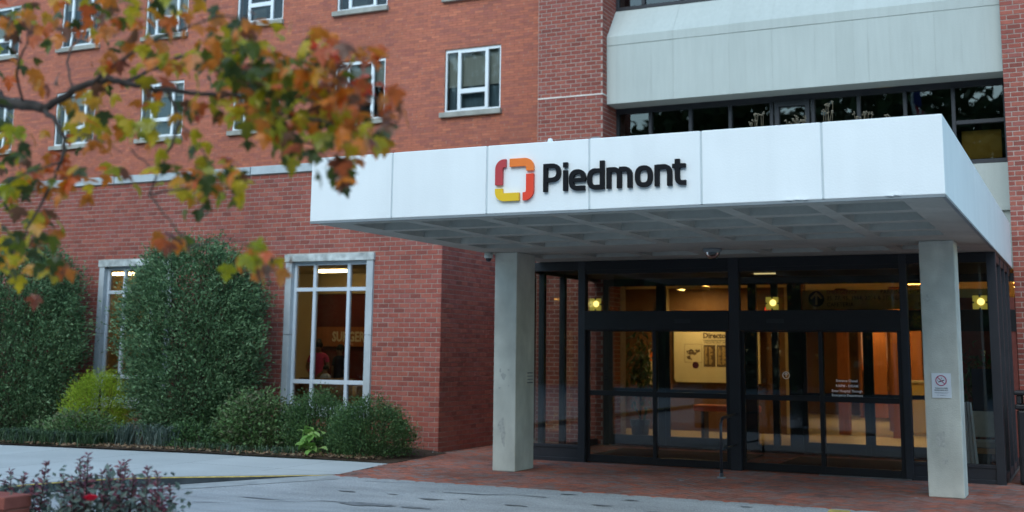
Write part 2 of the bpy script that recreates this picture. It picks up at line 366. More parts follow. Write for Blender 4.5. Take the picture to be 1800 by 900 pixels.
for cx, cy, rx, ry in ((-7.55, 11.9, .32, .16), (-6.6, 11.3, .42, .14), (-6.3, 11.0, .3, .1), (-7.0, 12.4, .16, .05), (-8.2, 12.5, .12, .04), (-5.2, 11.9, .35, .07), (-4.1, 12.55, .3, .09), (-5.9, 12.4, .14, .04), (-3.6, 12.5, .2, .05), (-6.9, 11.9, .18, .05), (-5.0, 12.7, .12, .04), (-8.9, 11.7, .3, .03)):
    flat_blob(mb, cx, cy, rx, ry, zroad(cy)+.006)
def gnd(px, py):
    d = rt*((px-900)/F_PX)-up*((py-CY_PX)/F_PX)+fw; p = CAM+d*(-CAM.z/d.z); return CAM+d*((zroad(p.y)-CAM.z)/d.z)
for pts in (((305, 886), (340, 883), (390, 884), (450, 881), (520, 883), (565, 881), (610, 884)), ((780, 876), (850, 880), (905, 879), (960, 884)), ((640, 850), (700, 853), (735, 851))):
    P = [gnd(*q) for q in pts]; L2 = []; R2 = []
    for i, p in enumerate(P): wv = .012*(.4+random.random()); L2.append((p.x, p.y+wv, zroad(p.y+wv)+.007)); R2.append((p.x, p.y-wv, zroad(p.y-wv)+.007))
    for i in range(len(P)-1): mb.poly([R2[i], R2[i+1], L2[i+1], L2[i]])
for k in range(12):
    px, py = random.uniform(320, 1500), random.uniform(845, 899); p = gnd(px, py)
    if p.y < 13.2: flat_blob(mb, p.x, p.y, random.uniform(.03, .12), random.uniform(.012, .035), zroad(p.y)+.0065+.0002*k/7)
mb.build('stain', 'patch', road, kind='stuff')
mb = MB(); mb.poly([(-2.62, 13.05, zroad(13.05)+.005), (-2.4, 13.05, zroad(13.05)+.005), (-2.4, 13.3, zroad(13.3)+.006), (-2.62, 13.3, zroad(13.3)+.006)])
mb.build('paint_mark', 'yellowpaint', road)
# kerb with gutter and painted nose
def offs(P, d):
    out = []
    for i, p in enumerate(P):
        a = Vector(P[max(i-1, 0)]); b = Vector(P[min(i+1, len(P)-1)]); t = (b-a).normalized(); n = Vector((-t.y, t.x)); out.append((p[0]+n.x*d, p[1]+n.y*d))
    return out
KP = []
for a, b in zip(KERB[:9], KERB[1:10]):
    for k in range(6): KP.append((a[0]+(b[0]-a[0])*k/6, a[1]+(b[1]-a[1])*k/6))
KP += KERB[9:]
ki, ko, g0, g1 = offs(KP, -.16), offs(KP, .012), offs(KP, .012), offs(KP, .36)
yn0 = offs(KP, -.026); yn1 = offs(KP, .002)
kt, kf, gt, yp = MB(), MB(), MB(), MB()
for i in range(len(KP)-1):
    j = i+1; zr = lambda p: zroad(p[1])
    kt.poly([(*ki[i], 0), (*KP[i], 0), (*KP[j], 0), (*ki[j], 0)])
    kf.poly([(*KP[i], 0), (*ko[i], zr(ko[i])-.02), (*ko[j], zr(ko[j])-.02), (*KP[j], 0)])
    gt.poly([(*g0[i], zr(g0[i])+.004), (*g1[i], zr(g1[i])+.005), (*g1[j], zr(g1[j])+.005), (*g0[j], zr(g0[j])+.004)])
    yp.poly([(*yn0[i], .003), (*yn1[i], .003), (*yn1[j], .003), (*yn0[j], .003)])
    hz = min(.010, max(.003, -zr(KP[i])*.2)); hj = min(.010, max(.003, -zr(KP[j])*.2))
    yp.poly([(*yn1[i], .003), (*offs(KP, .006)[i], -hz), (*offs(KP, .006)[j], -hj), (*yn1[j], .003)])
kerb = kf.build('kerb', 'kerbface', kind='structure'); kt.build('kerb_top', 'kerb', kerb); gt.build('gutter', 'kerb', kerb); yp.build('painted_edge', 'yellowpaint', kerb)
# sidewalk slabs
xr = lambda y: -9.02-.135*(y-13.43)
mb = MB(); mb.poly([(-9.05, 13.4, -.02), (-9.25, 15.3, -.02), (-30, 15.3, -.02), (-30, -30, -.02), (-11.75, -30, -.02), (-11.75, 10, -.02), (-10.8, 12.15, -.02)])
walk = mb.build('sidewalk', 'sand', kind='structure')
kerb_y = lambda x: interp([p for p in ki if p[1] > 9.5], x)
cuts = [-9.08, -10.15, -11.75, -13.3, -14.85, -16.4, -17.95, -20.0, -24, -30]
for c0, c1 in zip(cuts, cuts[1:]):
    xs = np.linspace(c0-.004, c1+.004, 7)
    lowy = [kerb_y(x) if x > -11.7 else None for x in xs]
    rows = [(None, 13.75), (13.76, None)] if c0 > -11.5 else [(-30, 9), (9.01, 11.3), (11.31, 13.2), (13.21, None)]
    for a, b in rows:
        mb = MB(); r = random.random(); bot = []; top = []
        for x in xs:
            xx = x
            ylo = a if a is not None else kerb_y(x)
            yhi = b if b is not None else interp(BEDE, x)
            if c0 == -9.08 and x == xs[0]:
                bot.append((xr(ylo)-.004, ylo)); top.append((xr(yhi)-.004, yhi)); continue
            if yhi < ylo: ylo = yhi
            bot.append((xx, ylo)); top.append((xx, yhi))
        for k in range(len(xs)-1):
            q = [bot[k], bot[k+1], top[k+1], top[k]]
            mb.poly([(*p, .0) for p in q][::-1], r)
        mb.build('slab', 'walk', walk)
# planting bed
mb = MB(); bx = np.linspace(-9.24, -30, 60)
def bedz(x, y, t):
    f = min(1, max(0, (-9.35-x)/1.5)); return .006+f*(.014+.10*t+.03*math.sin(x*3.1)*math.sin(y*4.3+x)*min(1, t*4))
for xa, xb in zip(bx, bx[1:]):
    for k in range(8):
        q = []
        for x, t in ((xa, k/8), (xb, k/8), (xb, (k+1)/8), (xa, (k+1)/8)):
            y0 = interp(BEDE, x)+.01; y = y0+(17.14-y0)*t; xx = min(x, -9.24-.14*t) if x > -9.5 else x
            q.append((xx, y, bedz(x, y, t)))
        mb.poly(q[::-1])
bed = mb.build('planting_bed', 'soil', kind='structure')
# clay pavers, herringbone
def in_field(x, y):
    return (xr(y) < x < 6 and 13.40 < y < 17.2) or (-8.1 < x < -1.15 and 17.0 < y < 20.25) or (-9.5 < x < -8.1 and 17.0 < y < 20.2) or (-1.1 < x < 6 and 17 < y < 20.2)
mb = MB(); mb.poly([(-8.95, 13.37, -.012), (6, 13.37, -.012), (6, 20.3, -.012), (-9.56, 20.3, -.012), (-9.56, 17.1, -.012), (-9.28, 15.2, -.012)])
pave = mb.build('brick_paving', 'sand', kind='structure')
pv = []; c45 = math.cos(R(45)); Wp = .1
for r_ in range(-160, 160):
    for k in range(-60, 60):
        for (ox, oy, sx, sy) in ((r_+4*k, r_, 2, 1), (r_+3+4*k, r_, 1, 2)):
            cx, cy = (ox+sx/2)*Wp, (oy+sy/2)*Wp
            if abs(cx) > 14 or abs(cy) > 14: continue
            x = cx*c45-cy*c45-2; y = cx*c45+cy*c45+16.5
            if in_field(x, y): pv.append((x, y, R(45)+(0 if sx == 2 else R(90)), .2, .1, 0))
x = -8.93
while x < 6: pv.append((x, 13.43, 0, .2, .1, .004)); x += .2
def paver_geo(mb, c, l, wd, ang, r, rise=.011, bev=.004):
    ca, sa = math.cos(ang), math.sin(ang); i = len(mb.v)
    for (x, y, z) in ((-l/2, -wd/2, 0), (l/2, -wd/2, 0), (l/2, wd/2, 0), (-l/2, wd/2, 0), (-l/2+bev, -wd/2+bev, rise), (l/2-bev, -wd/2+bev, rise), (l/2-bev, wd/2-bev, rise), (-l/2+bev, wd/2-bev, rise)):
        mb.v.append((c[0]+x*ca-y*sa, c[1]+x*sa+y*ca, c[2]+z))
    for f in ((4, 5, 6, 7), (0, 1, 5, 4), (1, 2, 6, 5), (2, 3, 7, 6), (3, 0, 4, 7)): mb.f.append(tuple(i+k for k in f)); mb.r.append(r)
def blocked(x, y, p): return False
order = sorted(range(len(pv)), key=lambda i: (proj((pv[i][0], pv[i][1], 0))[2] if (8 < proj((pv[i][0], pv[i][1], 0))[0] < 1792 and proj((pv[i][0], pv[i][1], 0))[1] < 895) else 1e9))
single = set(order[:300]); var = {}; rest = MB()
for i, (x, y, a, l, wd, dz) in enumerate(pv):
    r = min(.999, max(0, random.random()*.75+.25*(.5+.5*math.sin(x*1.7+2.1*math.sin(y*1.3)))))
    if i in single:
        key = (int(r*12), round(a, 2))
        if key not in var: q = MB(); paver_geo(q, (0, 0, -.012), l-.007, wd-.007, a, (key[0]+.5)/12, .012); var[key] = q.mesh('paver', 'paver')
        put('paver', var[key], pave, (x, y, dz+random.uniform(-.0015, .0015)))
    else: paver_geo(rest, (x, y, -.012), l-.007, wd-.007, a, r, .012+dz+random.uniform(-.0015, .0015))
rest.build('paving_bricks', 'paver', pave, kind='stuff')
# ================================================================== ONE-STOREY WING
WY = 17.16
wing = thing('brick_wing', 'one-storey red brick wing with stone coping and two tall windows', 'building wing', (-14, WY, 0))
WH = [(-12.66, -10.86, .5, 3.25), (-17.0, -15.2, .5, 3.25)]
mb = MB(); grid_holes(mb, (0, WY, 0), (1, 0, 0), (0, 0, 1), (-32, -9.56), (-.1, 4.71), WH, (0, .25, 0))
grid_holes(mb, (-9.56, 0, 0), (0, 1, 0), (0, 0, 1), (WY, 20.9), (-.1, 4.71), [])
mb.build('wall', 'mortar', wing)
bl = lay((0, WY, 0), 0, (-32, -9.553), (0, 4.71), WH, .2052, .0797, .010)+lay((-9.56, 0, 0), R(90), (WY-.007, 20.9), (0, 4.71), [], .2052, .0797, .010, off=.1)
bl = [b for b in bl if b[0].x > -27]
finish_bricks(wing, bl, 'brick', .007, .003, lambda x, y, p: (655 < x < 772 and 440 < y < 790 and y < 690+.6*(x-660)) or (660 > x > 470 and y < 440 and y > 330) or (775 < x < 870))
mb = MB()
for a, b in ((-32, -24.02), (-24, -20.02), (-20, -16.78), (-16.76, -13.53), (-13.51, -9.5)): mb.box(a, b, WY-.05, WY+.45, 4.713, 4.86, random.random())
mb.build('coping', 'stone', wing, bevel=.006)
def wing_window(x0):
    y = 17.24; f = MB()
    L_, R_ = x0+.13, x0+1.67
    for a, b in ((L_, L_+.05), (R_-.05, R_), (x0+.53, x0+.59), (x0+1.23, x0+1.29)): f.box(a, b, y-.03, y+.04, .62, 3.12)
    for a, b in ((.62, .69), (1.035, 1.105), (2.61, 2.675), (3.06, 3.12)): f.box(L_+.05, x0+.53, y-.027, y+.037, a, b); f.box(x0+.59, x0+1.23, y-.027, y+.037, a, b); f.box(x0+1.29, R_-.05, y-.027, y+.037, a, b)
    wdw = f.build('window', 'silver', wing, bevel=.004)
    for a, b in ((x0, x0+.13), (x0+1.67, x0+1.8)):
        for c, d in ((.5, 1.86), (1.866, 3.118)): MB().box(a, b, WY-.045, y+.08, c, d).build('stone_jamb', 'stone', wdw, bevel=.006)
    s = MB(); s.box(x0-.02, x0+1.82, WY-.06, y+.08, 3.122, 3.25); s.build('lintel', 'stone_dirty', wdw, bevel=.006)
    s = MB(); s.box(x0+.132, x0+1.668, WY-.07, y+.08, .5, .618); s.build('sill', 'stone', wdw, bevel=.006)
    for a, b in ((L_+.05, x0+.53), (x0+.59, x0+1.23), (x0+1.29, R_-.05)):
        for c, d in ((.69, 1.035), (1.105, 2.61), (2.675, 3.06)):
            g = MB(); g.poly([(a, y+.01, c), (b, y+.01, c), (b, y+.01, d), (a, y+.01, d)]); g.build('pane', 'glass', wdw)
wing_window(-12.66); wing_window(-17.0)
# waiting room behind
mb = MB(); Y1 = 21.4
mb.poly([(-20, 17.5, .3), (-9.8, 17.5, .3), (-9.8, Y1, .3), (-20, Y1, .3)]); mb.build('room_floor', 'lobby_floor', wing)
mb = MB(); mb.poly([(-20, 17.3, 3.16), (-9.8, 17.3, 3.16), (-9.8, Y1, 3.16), (-20, Y1, 3.16)]); mb.build('room_ceiling', 'ceiling', wing)
mb = MB(); mb.poly([(-20, Y1, .3), (-9.8, Y1, .3), (-9.8, Y1, 3.15), (-20, Y1, 3.15)]); mb.box(-9.8, -9.75, 17.45, Y1, .3, 3.15); mb.box(-20.1, -20, 17.45, Y1, .3, 3.15); mb.build('room_wall', 'maroon', wing)
MB().box(-14.38, -10.5, 20.56, 20.7, .31, 2.74).build('maroon_partition', 'maroon', wing)
MB().box(-16.2, -14.385, 20.4, 20.7, .31, 3.15).build('tan_partition', 'lobby_tan', wing)
MB().box(-14.38, -10.5, 20.5, 20.7, 2.745, 3.15).build('bulkhead', 'lobby_tan', wing)
MB().box(-19.2, -18.0, 19.6, 19.8, .31, 3.15).build('tan_partition', 'lobby_tan', wing)
mb = MB(); mb.box(-14.33, -11.5, 20.50, 20.555, 1.68, 2.07); sgn = mb.build('department_sign', 'wood', None, label='brown wall sign lettered SURGERY inside the lit window', cat='sign')
text('lettering', 'SURGERY', .27, (-13.93, 20.497, 1.785), 'board', sgn, xs=.80, bold=.008)
for x, y, lab in ((-13.32, 19.54, 'warm strip light seen through the right wing window top'), (-18.27, 19.05, 'warm strip light seen through the left wing window top'), (-15.9, 19.3, 'warm strip light hidden between the two wing windows'), (-11.3, 18.6, 'warm strip light beyond the right side of right wing window')):
    mb = MB(); mb.box(x-.3, x+.3, y-.05, y+.05, 3.11, 3.155); mb.build('strip_light', 'tube', None, group='strip lights on the waiting room ceiling', cat='ceiling light', label=lab)
# ================================================================== OLD BUILDING
OY = 21.0
oldb = thing('old_brick_building', 'taller old orange-red brick building with rows of white-framed windows', 'building', (-16, OY, 0))
OW = []
for row, (zb, zt) in enumerate(((6.43, 7.75), (8.88, 10.2))):
    for k in range(6 if row else 6):
        xR = -10.43-2.725*k; OW.append((xR-1.28, xR, zb, zt))
mb = MB(); grid_holes(mb, (0, OY, 0), (1, 0, 0), (0, 0, 1), (-32, -9.0), (3, 11.5), OW, (0, .2, 0)); mb.build('wall', 'old_mortar', oldb)
bl = lay((0, OY, 0), 0, (-28.5, -9.2), (4.4, 10.6), OW, .203, .0535, .0065)
finish_bricks(oldb, bl, 'old_brick', .004, .0015, lambda x, y, p: (690 < x < 944 and y < 262 and not (775 < x < 890 and 75 < y < 210)))
mb = MB()
for b in bl:
    if b[0].z > 5 and random.random() < .16: mb.box(b[0].x+b[1]/2-.0005, b[0].x+b[1]/2+.0065, OY-.0032, OY, b[0].z-b[2]/2, b[0].z+b[2]/2)
mb.build('pale_joints', 'joint', oldb, kind='stuff')
for i, (x0, x1, zb, zt) in enumerate(OW):
    y = OY+.05; f = MB()
    f.box(x0, x0+.035, y-.03, y+.03, zb, zt); f.box(x1-.035, x1, y-.03, y+.03, zb, zt)
    f.box(x0+.035, x1-.035, y-.03, y+.03, zt-.06, zt); f.box(x0+.035, x1-.035, y-.03, y+.03, zb, zb+.05)
    for a in (x0+.29, x1-.36): f.box(a, a+.07, y-.038, y+.03, zb+.05, zt-.06)
    f.box(x0+.36, x1-.36, y-.038, y+.03, zb+.385, zb+.48)
    f.box(x0+.36, x1-.36, y-.033, y+.025, zb+.05, zb+.075); f.box(x0+.36, x1-.36, y-.033, y+.025, zt-.085, zt-.06)
    wdw = f.build('window', 'white', oldb, bevel=.003)
    s = MB(); s.box(x0-.08, x1+.04, OY-.09, OY+.02, zb-.105, zb-.002); s.build('sill', 'sill', wdw, bevel=.005)
    for a, b, c, d in ((x0+.035, x0+.29, zb+.05, zt-.06), (x0+.36, x1-.36, zb+.075, zb+.385), (x0+.36, x1-.36, zb+.48, zt-.085), (x1-.29, x1-.035, zb+.05, zt-.06)):
        g = MB(); g.poly([(a, y, c), (b, y, c), (b, y, d), (a, y, d)]); g.build('pane', 'winglass', wdw)
    s = MB(); hb = zb+(.42 if i == 0 else random.choice((.3, .55, .75, .95)))*1.32; s.box(x0+.01, x1-.01, y+.09, y+.1, hb, zt); s.build('shade', 'shade', wdw)
    if i % 3 == 0: MB().box(x0+.01, x1-.01, y+.14, y+.15, zb-.05, hb+.02).build('blue_grey_sheet', 'tealsheet', wdw)  # blue-grey sheet behind the lower part of every third window
    s = MB(); s.box(x0-.3, x1+.3, y+.9, y+.95, zb-.5, zt+.3, .2); s.box(x0-.02, x1+.02, y+.06, y+.9, zb-.14, zb-.1, .1); s.box(x0+.2, x0+.55, y+.3, y+.4, zb-.05, zb+random.uniform(.2, .5), .8); s.box(x0-.31, x0-.3, y+.15, y+.9, zb-.5, zt+.3, .1); s.box(x1+.3, x1+.31, y+.15, y+.9, zb-.5, zt+.3, .1)
    s.build('interior', 'bluedark', wdw)
# ================================================================== CONCRETE AND BRICK BUILDING
TY = 20.3
tower = thing('entrance_building', 'concrete and red brick building with ribbon windows above the entrance', 'building', (-4.5, TY, 0))
PL, PR = (-9.28, -7.96), (-1.05, 3.0)
mb = MB()
MB().box(PL[0], PL[1], TY, TY+1.2, -.1, 9.6).build('brick_pier', 'mortar', tower); MB().box(PR[0], PR[1], TY, TY+1.2, -.1, 9.6).build('brick_pier', 'mortar', tower)
TL, TH = .2052, .0797
bl = lay((0, TY, 0), 0, (PL[0]+.003, PL[1]+.007), (0, 6.375), [], TL, TH, .012, off=.06)+lay((0, TY, 0), 0, (PL[0]+.003, PL[1]+.007), (6.39, 9.5), [], TL, TH, .012, off=.06)
bl += lay((PL[1], 0, 0), R(90), (TY-.007, TY+.9), (0, 6.375), [], TL, TH, .012, off=.0)+lay((PL[1], 0, 0), R(90), (TY-.007, TY+.9), (6.39, 9.5), [], TL, TH, .012)
bl += lay((0, TY, 0), 0, (PR[0]-.007, 2.9), (0, 9.5), [], TL, TH, .012, off=.1)
finish_bricks(tower, bl, 'brick', .007, .003, lambda x, y, p: (x > 1755 and y < 470) or (946 < x < 1078 and y < 245))
mb = MB(); x = PL[0]
while x < PL[1]:
    x1 = min(x+random.uniform(.15, .3), PL[1]+.008); mb.box(x, x1, TY-.011-random.random()*.003, TY, 6.372-random.random()*.004, 6.392+random.random()*.006); x = x1
mb.box(PL[1], PL[1]+.01, TY-.01, TY+.25, 6.373, 6.393)
mb.build('sealant_joint', 'caulk', tower)
# board-marked spandrel
mb = MB(); x = PL[1]+.01
while x < PR[0]-.012:
    x1 = min(x+random.choice((.19, .24, .3, .33, .36, .42)), PR[0]-.01)
    if PR[0]-x1 < .1: x1 = PR[0]-.01
    d = random.uniform(-.0025, .0025); r = random.random(); Y0 = 20.5+d
    for yy, za, zb in ((Y0, 6.22, 7.328), (Y0-.004, 7.345, 7.51)):
        mb.poly([(x, yy, za), (x1-.0022, yy, za), (x1-.0022, yy, zb), (x, yy, zb)], r)
    mb.poly([(x, Y0-.004, 7.51), (x1-.002, Y0-.004, 7.51), (x1-.002, 20.98+d, 8.14), (x, 20.98+d, 8.14)], min(1, r+.1))  # sloped face toned lighter, light from above put into its colour
    mb.poly([(x, Y0-.004, 7.345), (x1, Y0-.004, 7.345), (x1, Y0+.03, 7.337), (x, Y0+.03, 7.337)], r); mb.poly([(x, Y0+.03, 7.335), (x1, Y0+.03, 7.335), (x1, Y0, 7.328), (x, Y0, 7.328)], r)
    mb.poly([(x, Y0, 6.22), (x, 21.0, 6.22), (x1, 21.0, 6.22), (x1, Y0, 6.22)], r)
    x = x1
mb.poly([(PL[1], 20.508, 6.225), (PR[0], 20.508, 6.225), (PR[0], 20.508, 7.51), (PL[1], 20.508, 7.51)], 0); mb.poly([(PL[1], 20.508, 7.51), (PR[0], 20.508, 7.51), (PR[0], 20.99, 8.132), (PL[1], 20.99, 8.132)], 0)
mb.poly([(PL[1], 21.0, 6.225), (PR[0], 21.0, 6.225), (PR[0], 20.51, 6.225), (PL[1], 20.51, 6.225)], 0)
mb.build('spandrel', 'boards', tower)
mb = MB(); mb.box(PL[1], PR[0], 21.0, 21.2, 3.0, 4.797, .5); mb.box(PL[1], PR[0], 20.94, 21.0, 4.0, 4.07, .2); mb.build('lower_spandrel', 'boards', tower)
def ribbon(z0, z1, mull, y, low=None):
    f = MB()
    f.box(PL[1], PR[0], y, y+.1, z0, z0+.07); f.box(PL[1], PR[0], y, y+.1, z1-.1, z1)
    ms = [PL[1]]+mull+[PR[0]]
    for m in mull: f.box(m-.03, m+.03, y-.012, y+.1, z0+.07, z1-.1)
    f.box(PL[1], PL[1]+.06, y, y+.1, z0+.07, z1-.1); f.box(PR[0]-.06, PR[0], y, y+.1, z0+.07, z1-.1)
    if low: f.box(low[0]+.03, PR[0]-.06, y, y+.09, 5.48, 5.545); f.box(mull[3]+.06, mull[3]+.14, y-.02, y+.1, z0+.07, z1-.1); f.box(mull[4]-.14, mull[4]-.06, y-.02, y+.1, z0+.07, z1-.1); f.box(mull[3]+.14, mull[4]-.14, y-.02, y+.1, z1-.2, z1-.1)
    wdw = f.build('ribbon_window', 'bronze2', tower, bevel=.004)
    for a, b in zip(ms, ms[1:]):
        g = MB(); g.poly([(a, y+.05, z0+.05), (b, y+.05, z0+.05), (b, y+.05, z1-.05), (a, y+.05, z1-.05)]); g.build('pane', 'darkglass', wdw)
    return wdw
rw = ribbon(4.80, 6.217, [-7.27, -6.49, -5.735, -4.975, -4.235, -3.445, -2.67, -1.89], 21.0, low=(-1.89,))
ribbon(8.15, 9.6, [-7.4, -6.63, -5.85, -5.1, -4.3, -3.5, -2.7, -1.9], 21.0)
mb = MB(); mb.poly([(PL[1], 21.0, 8.145), (PR[0], 21.0, 8.145), (PR[0], 20.97, 8.14), (PL[1], 20.97, 8.14)]); mb.build('flashing', 'bronze', tower)
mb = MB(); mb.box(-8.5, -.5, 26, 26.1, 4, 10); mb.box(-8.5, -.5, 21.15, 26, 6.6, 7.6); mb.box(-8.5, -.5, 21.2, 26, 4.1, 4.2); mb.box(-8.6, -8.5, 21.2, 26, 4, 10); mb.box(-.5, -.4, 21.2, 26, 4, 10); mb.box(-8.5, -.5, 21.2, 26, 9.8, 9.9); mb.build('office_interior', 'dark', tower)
mb = MB(); mb.box(-1.80, -1.18, 21.25, 21.28, 4.92, 5.40); mb.build('yellow_blind', 'yellowshade', tower)
for x, y in ((-7.93, 22.4), (-3.27, 22.8)):
    mb = MB(); mb.lathe((x, y, 6.44 if x < -5 else 6.52), [(.0, 0), (.13, .0), (.13, .03), (0, .03)], 16); mb.build('office_lamp', 'officelamp', None, label='small yellow round ceiling lamp behind the upper ribbon window, '+('at its left end' if x < -5 else 'near the flag reflection'), cat='ceiling lamp', group='lamps in the upper office')
# ================================================================== CANOPY
CX0, CX1, CF, CB, CZ0, CZ1 = -7.70, -1.07, 10.82, 20.29, 3.0, 3.72
can = thing('entrance_canopy', 'white stucco entrance canopy on square concrete pillars with waffle soffit', 'canopy', (-4.4, CF, 0))
seams = [CX0, -6.655, -5.518, -4.384, -3.243, -2.113, CX1]
for i, (a, b) in enumerate(zip(seams, seams[1:])):
    mb = MB(); mb.box(a+(.009 if i else 0), b-(.009 if i < 5 else 0), CF, CF+.16, CZ0+.012, CZ1, 0); mb.build('fascia_panel', 'stucco', can, bevel=.008)
mb = MB(); mb.box(CX1-.16, CX1, CF+.162, CB, CZ0+.012, CZ1); mb.build('side_fascia', 'stucco', can, bevel=.006)
mb = MB(); mb.box(CX0, CX0+.16, CF+.162, CB, CZ0+.012, CZ1); mb.build('side_fascia', 'stucco', can, bevel=.006)
mb = MB(); mb.box(CX0+.02, CX1-.02, CF+.012, CF+.15, CZ0+.02, CZ1-.004); mb.build('seam_strip', 'seam', can)
mb = MB(); mb.box(CX0+.005, CX1-.005, CF-.004, CF+.03, CZ0-.012, CZ0+.010); mb.box(CX1-.03, CX1+.004, CF+.03, 16.4, CZ0-.012, CZ0+.010); mb.build('drip_edge', 'grey', can)
for x, z in ((-2.42, 3.02), (-2.34, 3.022), (-2.27, 3.018), (-1.53, 3.02), (-1.47, 3.024)):
    q = Matrix.Translation((x, CF-.012, z)) @ Matrix.Rotation(random.uniform(-.25, .25), 4, 'Y'); MB().obox(q, .018+random.random()*.014, .007, .006).build('plaster_chip', 'stucco', can)
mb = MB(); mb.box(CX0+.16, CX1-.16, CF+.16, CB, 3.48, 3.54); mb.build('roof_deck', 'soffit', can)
cof = []; 
for k in range(7):
    xr_ = -1.46-.862*k
    for y0, y1 in ((11.12, 11.80), (11.985, 12.73), (12.92, 13.68), (13.85, 14.43), (15.64, 16.28)):
        cof.append((xr_-.715, xr_, y0, y1))
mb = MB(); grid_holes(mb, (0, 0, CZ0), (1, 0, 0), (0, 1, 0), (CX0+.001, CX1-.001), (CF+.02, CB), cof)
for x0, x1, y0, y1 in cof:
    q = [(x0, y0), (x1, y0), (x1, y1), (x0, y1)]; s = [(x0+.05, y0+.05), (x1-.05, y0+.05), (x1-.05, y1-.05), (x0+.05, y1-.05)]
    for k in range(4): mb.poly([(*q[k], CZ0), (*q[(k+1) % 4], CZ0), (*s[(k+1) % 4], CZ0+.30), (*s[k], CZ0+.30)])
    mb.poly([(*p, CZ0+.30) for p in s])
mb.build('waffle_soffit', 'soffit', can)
for xa, xb in ((-7.535, -7.19), (-1.825, -1.425)):
    mb = MB(); w0 = .0
    mb.box(xa, xb, 15.07, 15.68 if xa < -5 else 15.5, 0, CZ0-.001); mb.build('pillar', 'pillar', can, bevel=.012)
smb = MB()
for x, z, rx, rz in ((-7.40, .62, .05, .10), (-7.37, .45, .03, .12), (-7.38, 1.28, .035, .045), (-7.43, 1.36, .012, .03), (-7.30, 1.37, .018, .012), (-7.44, 1.12, .02, .012), (-7.29, 1.15, .016, .014), (-1.66, .66, .05, .10), (-1.62, .42, .035, .05), (-1.75, 2.3, .02, .05)):
    ph = random.random()*6; smb.poly([(x+rx*(1+.3*math.sin(3*q+ph))*math.cos(q), 15.0685-.0001*x, z+rz*(1+.25*math.sin(4*q+ph))*math.sin(q)) for q in [6.283*k/18 for k in range(18)]])
smb.build('smudge', 'smudge', can, kind='stuff')
# dried flowers standing in the roof planting
for i, (x, n, h, sp, lab) in enumerate(((-2.80, 9, .19, .10, 'tall dried seed heads above the canopy edge, leftmost clump'), (-2.33, 12, .13, .12, 'low dried seed heads left of the last fascia seam'), (-2.10, 7, .27, .06, 'tallest dried stalks beside the last fascia seam on the canopy roof'), (-1.80, 9, .13, .09, 'short dried seed heads on the canopy roof beyond the seam'), (-1.52, 4, .08, .05, 'tiny dried seed heads nearest the right end of the canopy roof'))):
    t = thing('dried_flower', lab, 'dried plant', (x, 11.12, 3.54), group='dried flowers on the canopy roof')
    st, hd = MB(), MB()
    for k in range(n):
        bx_, by_ = x+random.uniform(-sp, sp), 11.12+random.uniform(-.05, .05); tx = bx_+random.uniform(-.06, .06); hh = .18+h*random.uniform(.45, 1)
        st.tube([(bx_, by_, 3.54), ((bx_+tx)/2, by_, 3.54+hh*.6), (tx, by_, 3.54+hh)], .0025, 4)
        for q in range(6): hd.lathe((tx+random.uniform(-.013, .013), by_+random.uniform(-.013, .013), 3.54+hh+random.uniform(-.012, .012)), [(0, -.008), (.008, 0), (0, .008)], 5, random.random())
    st.build('stalk', 'dryflower', t); hd.build('seed_head', 'dryflower', t)
mb = MB(); mb.lathe((-5.02, 11.3, 3.54), [(.045, 0), (.042, .15), (.03, .27), (.022, .30), (0, .30)], 12); o = mb.build('vent_pipe', 'white', None, smooth=True, label='short white vent pipe standing on the canopy roof', cat='vent pipe')
mb = MB(); mb.lathe((-4.5, 11.3, 3.54), [(.10, 0), (.10, .20), (.085, .26), (.05, .275), (0, .275)], 16); o = mb.build('roof_drain', 'grey', None, smooth=True, label='grey domed roof drain cover on the canopy roof', cat='roof drain')
# ---- wall sign: four-piece emblem and letters
sign = thing('wall_sign', 'raised black lettering with four-piece red, orange and yellow emblem on the white canopy', 'sign', (-4.4, CF, 3.2))
def ribbon2(mb, pts, wd, y0, y1, closed=False):
    """flat stroke of width wd through 2-D points (x,z), from depth y0 (front) to y1"""
    n = len(pts); L_, R_ = [], []
    for i, p in enumerate(pts):
        a = Vector(pts[(i-1) % n] if closed or i > 0 else pts[i]); b = Vector(pts[(i+1) % n] if closed or i < n-1 else pts[i])
        p = Vector(p); t0 = (p-a).normalized() if (p-a).length > 1e-9 else (b-p).normalized(); t1 = (b-p).normalized() if (b-p).length > 1e-9 else t0
        t = (t0+t1).normalized(); nn = Vector((-t.y, t.x)); k = 1/max(.5, t.dot(t1)); wv = wd(i/(n-1)) if callable(wd) else wd
        L_.append(p+nn*wv/2*k); R_.append(p-nn*wv/2*k)
    m = n if closed else n-1; P = lambda q, y: (q.x, y, q.y)
    for i in range(m):
        j = (i+1) % n
        mb.poly([P(R_[i], y0), P(R_[j], y0), P(L_[j], y0), P(L_[i], y0)]); mb.poly([P(L_[i], y0), P(L_[j], y0), P(L_[j], y1), P(L_[i], y1)]); mb.poly([P(R_[j], y0), P(R_[i], y0), P(R_[i], y1), P(R_[j], y1)])
    if not closed:
        for i, s in ((0, 1), (n-1, -1)):
            q = [P(L_[i], y0), P(L_[i], y1), P(R_[i], y1), P(R_[i], y0)]; mb.poly(q if s > 0 else q[::-1])
def arc(cx, cz, rx, rz, a0, a1, n=10, p=2.0):
    out = []
    for k in range(n+1):
        a = R(a0+(a1-a0)*k/n); c, s = math.cos(a), math.sin(a); out.append((cx+rx*math.copysign(abs(c)**(2/p), c), cz+rz*math.copysign(abs(s)**(2/p), s)))
    return out
YF, YB = CF-.034, CF-.002
def emblem(name, pts, mat): 
    mb = MB(); ribbon2(mb, pts, .082, YF, YB); mb.build(name, mat, sign)
xl, xh, zl, zh, r_ = -5.365, -5.016, 3.172, 3.522, .058
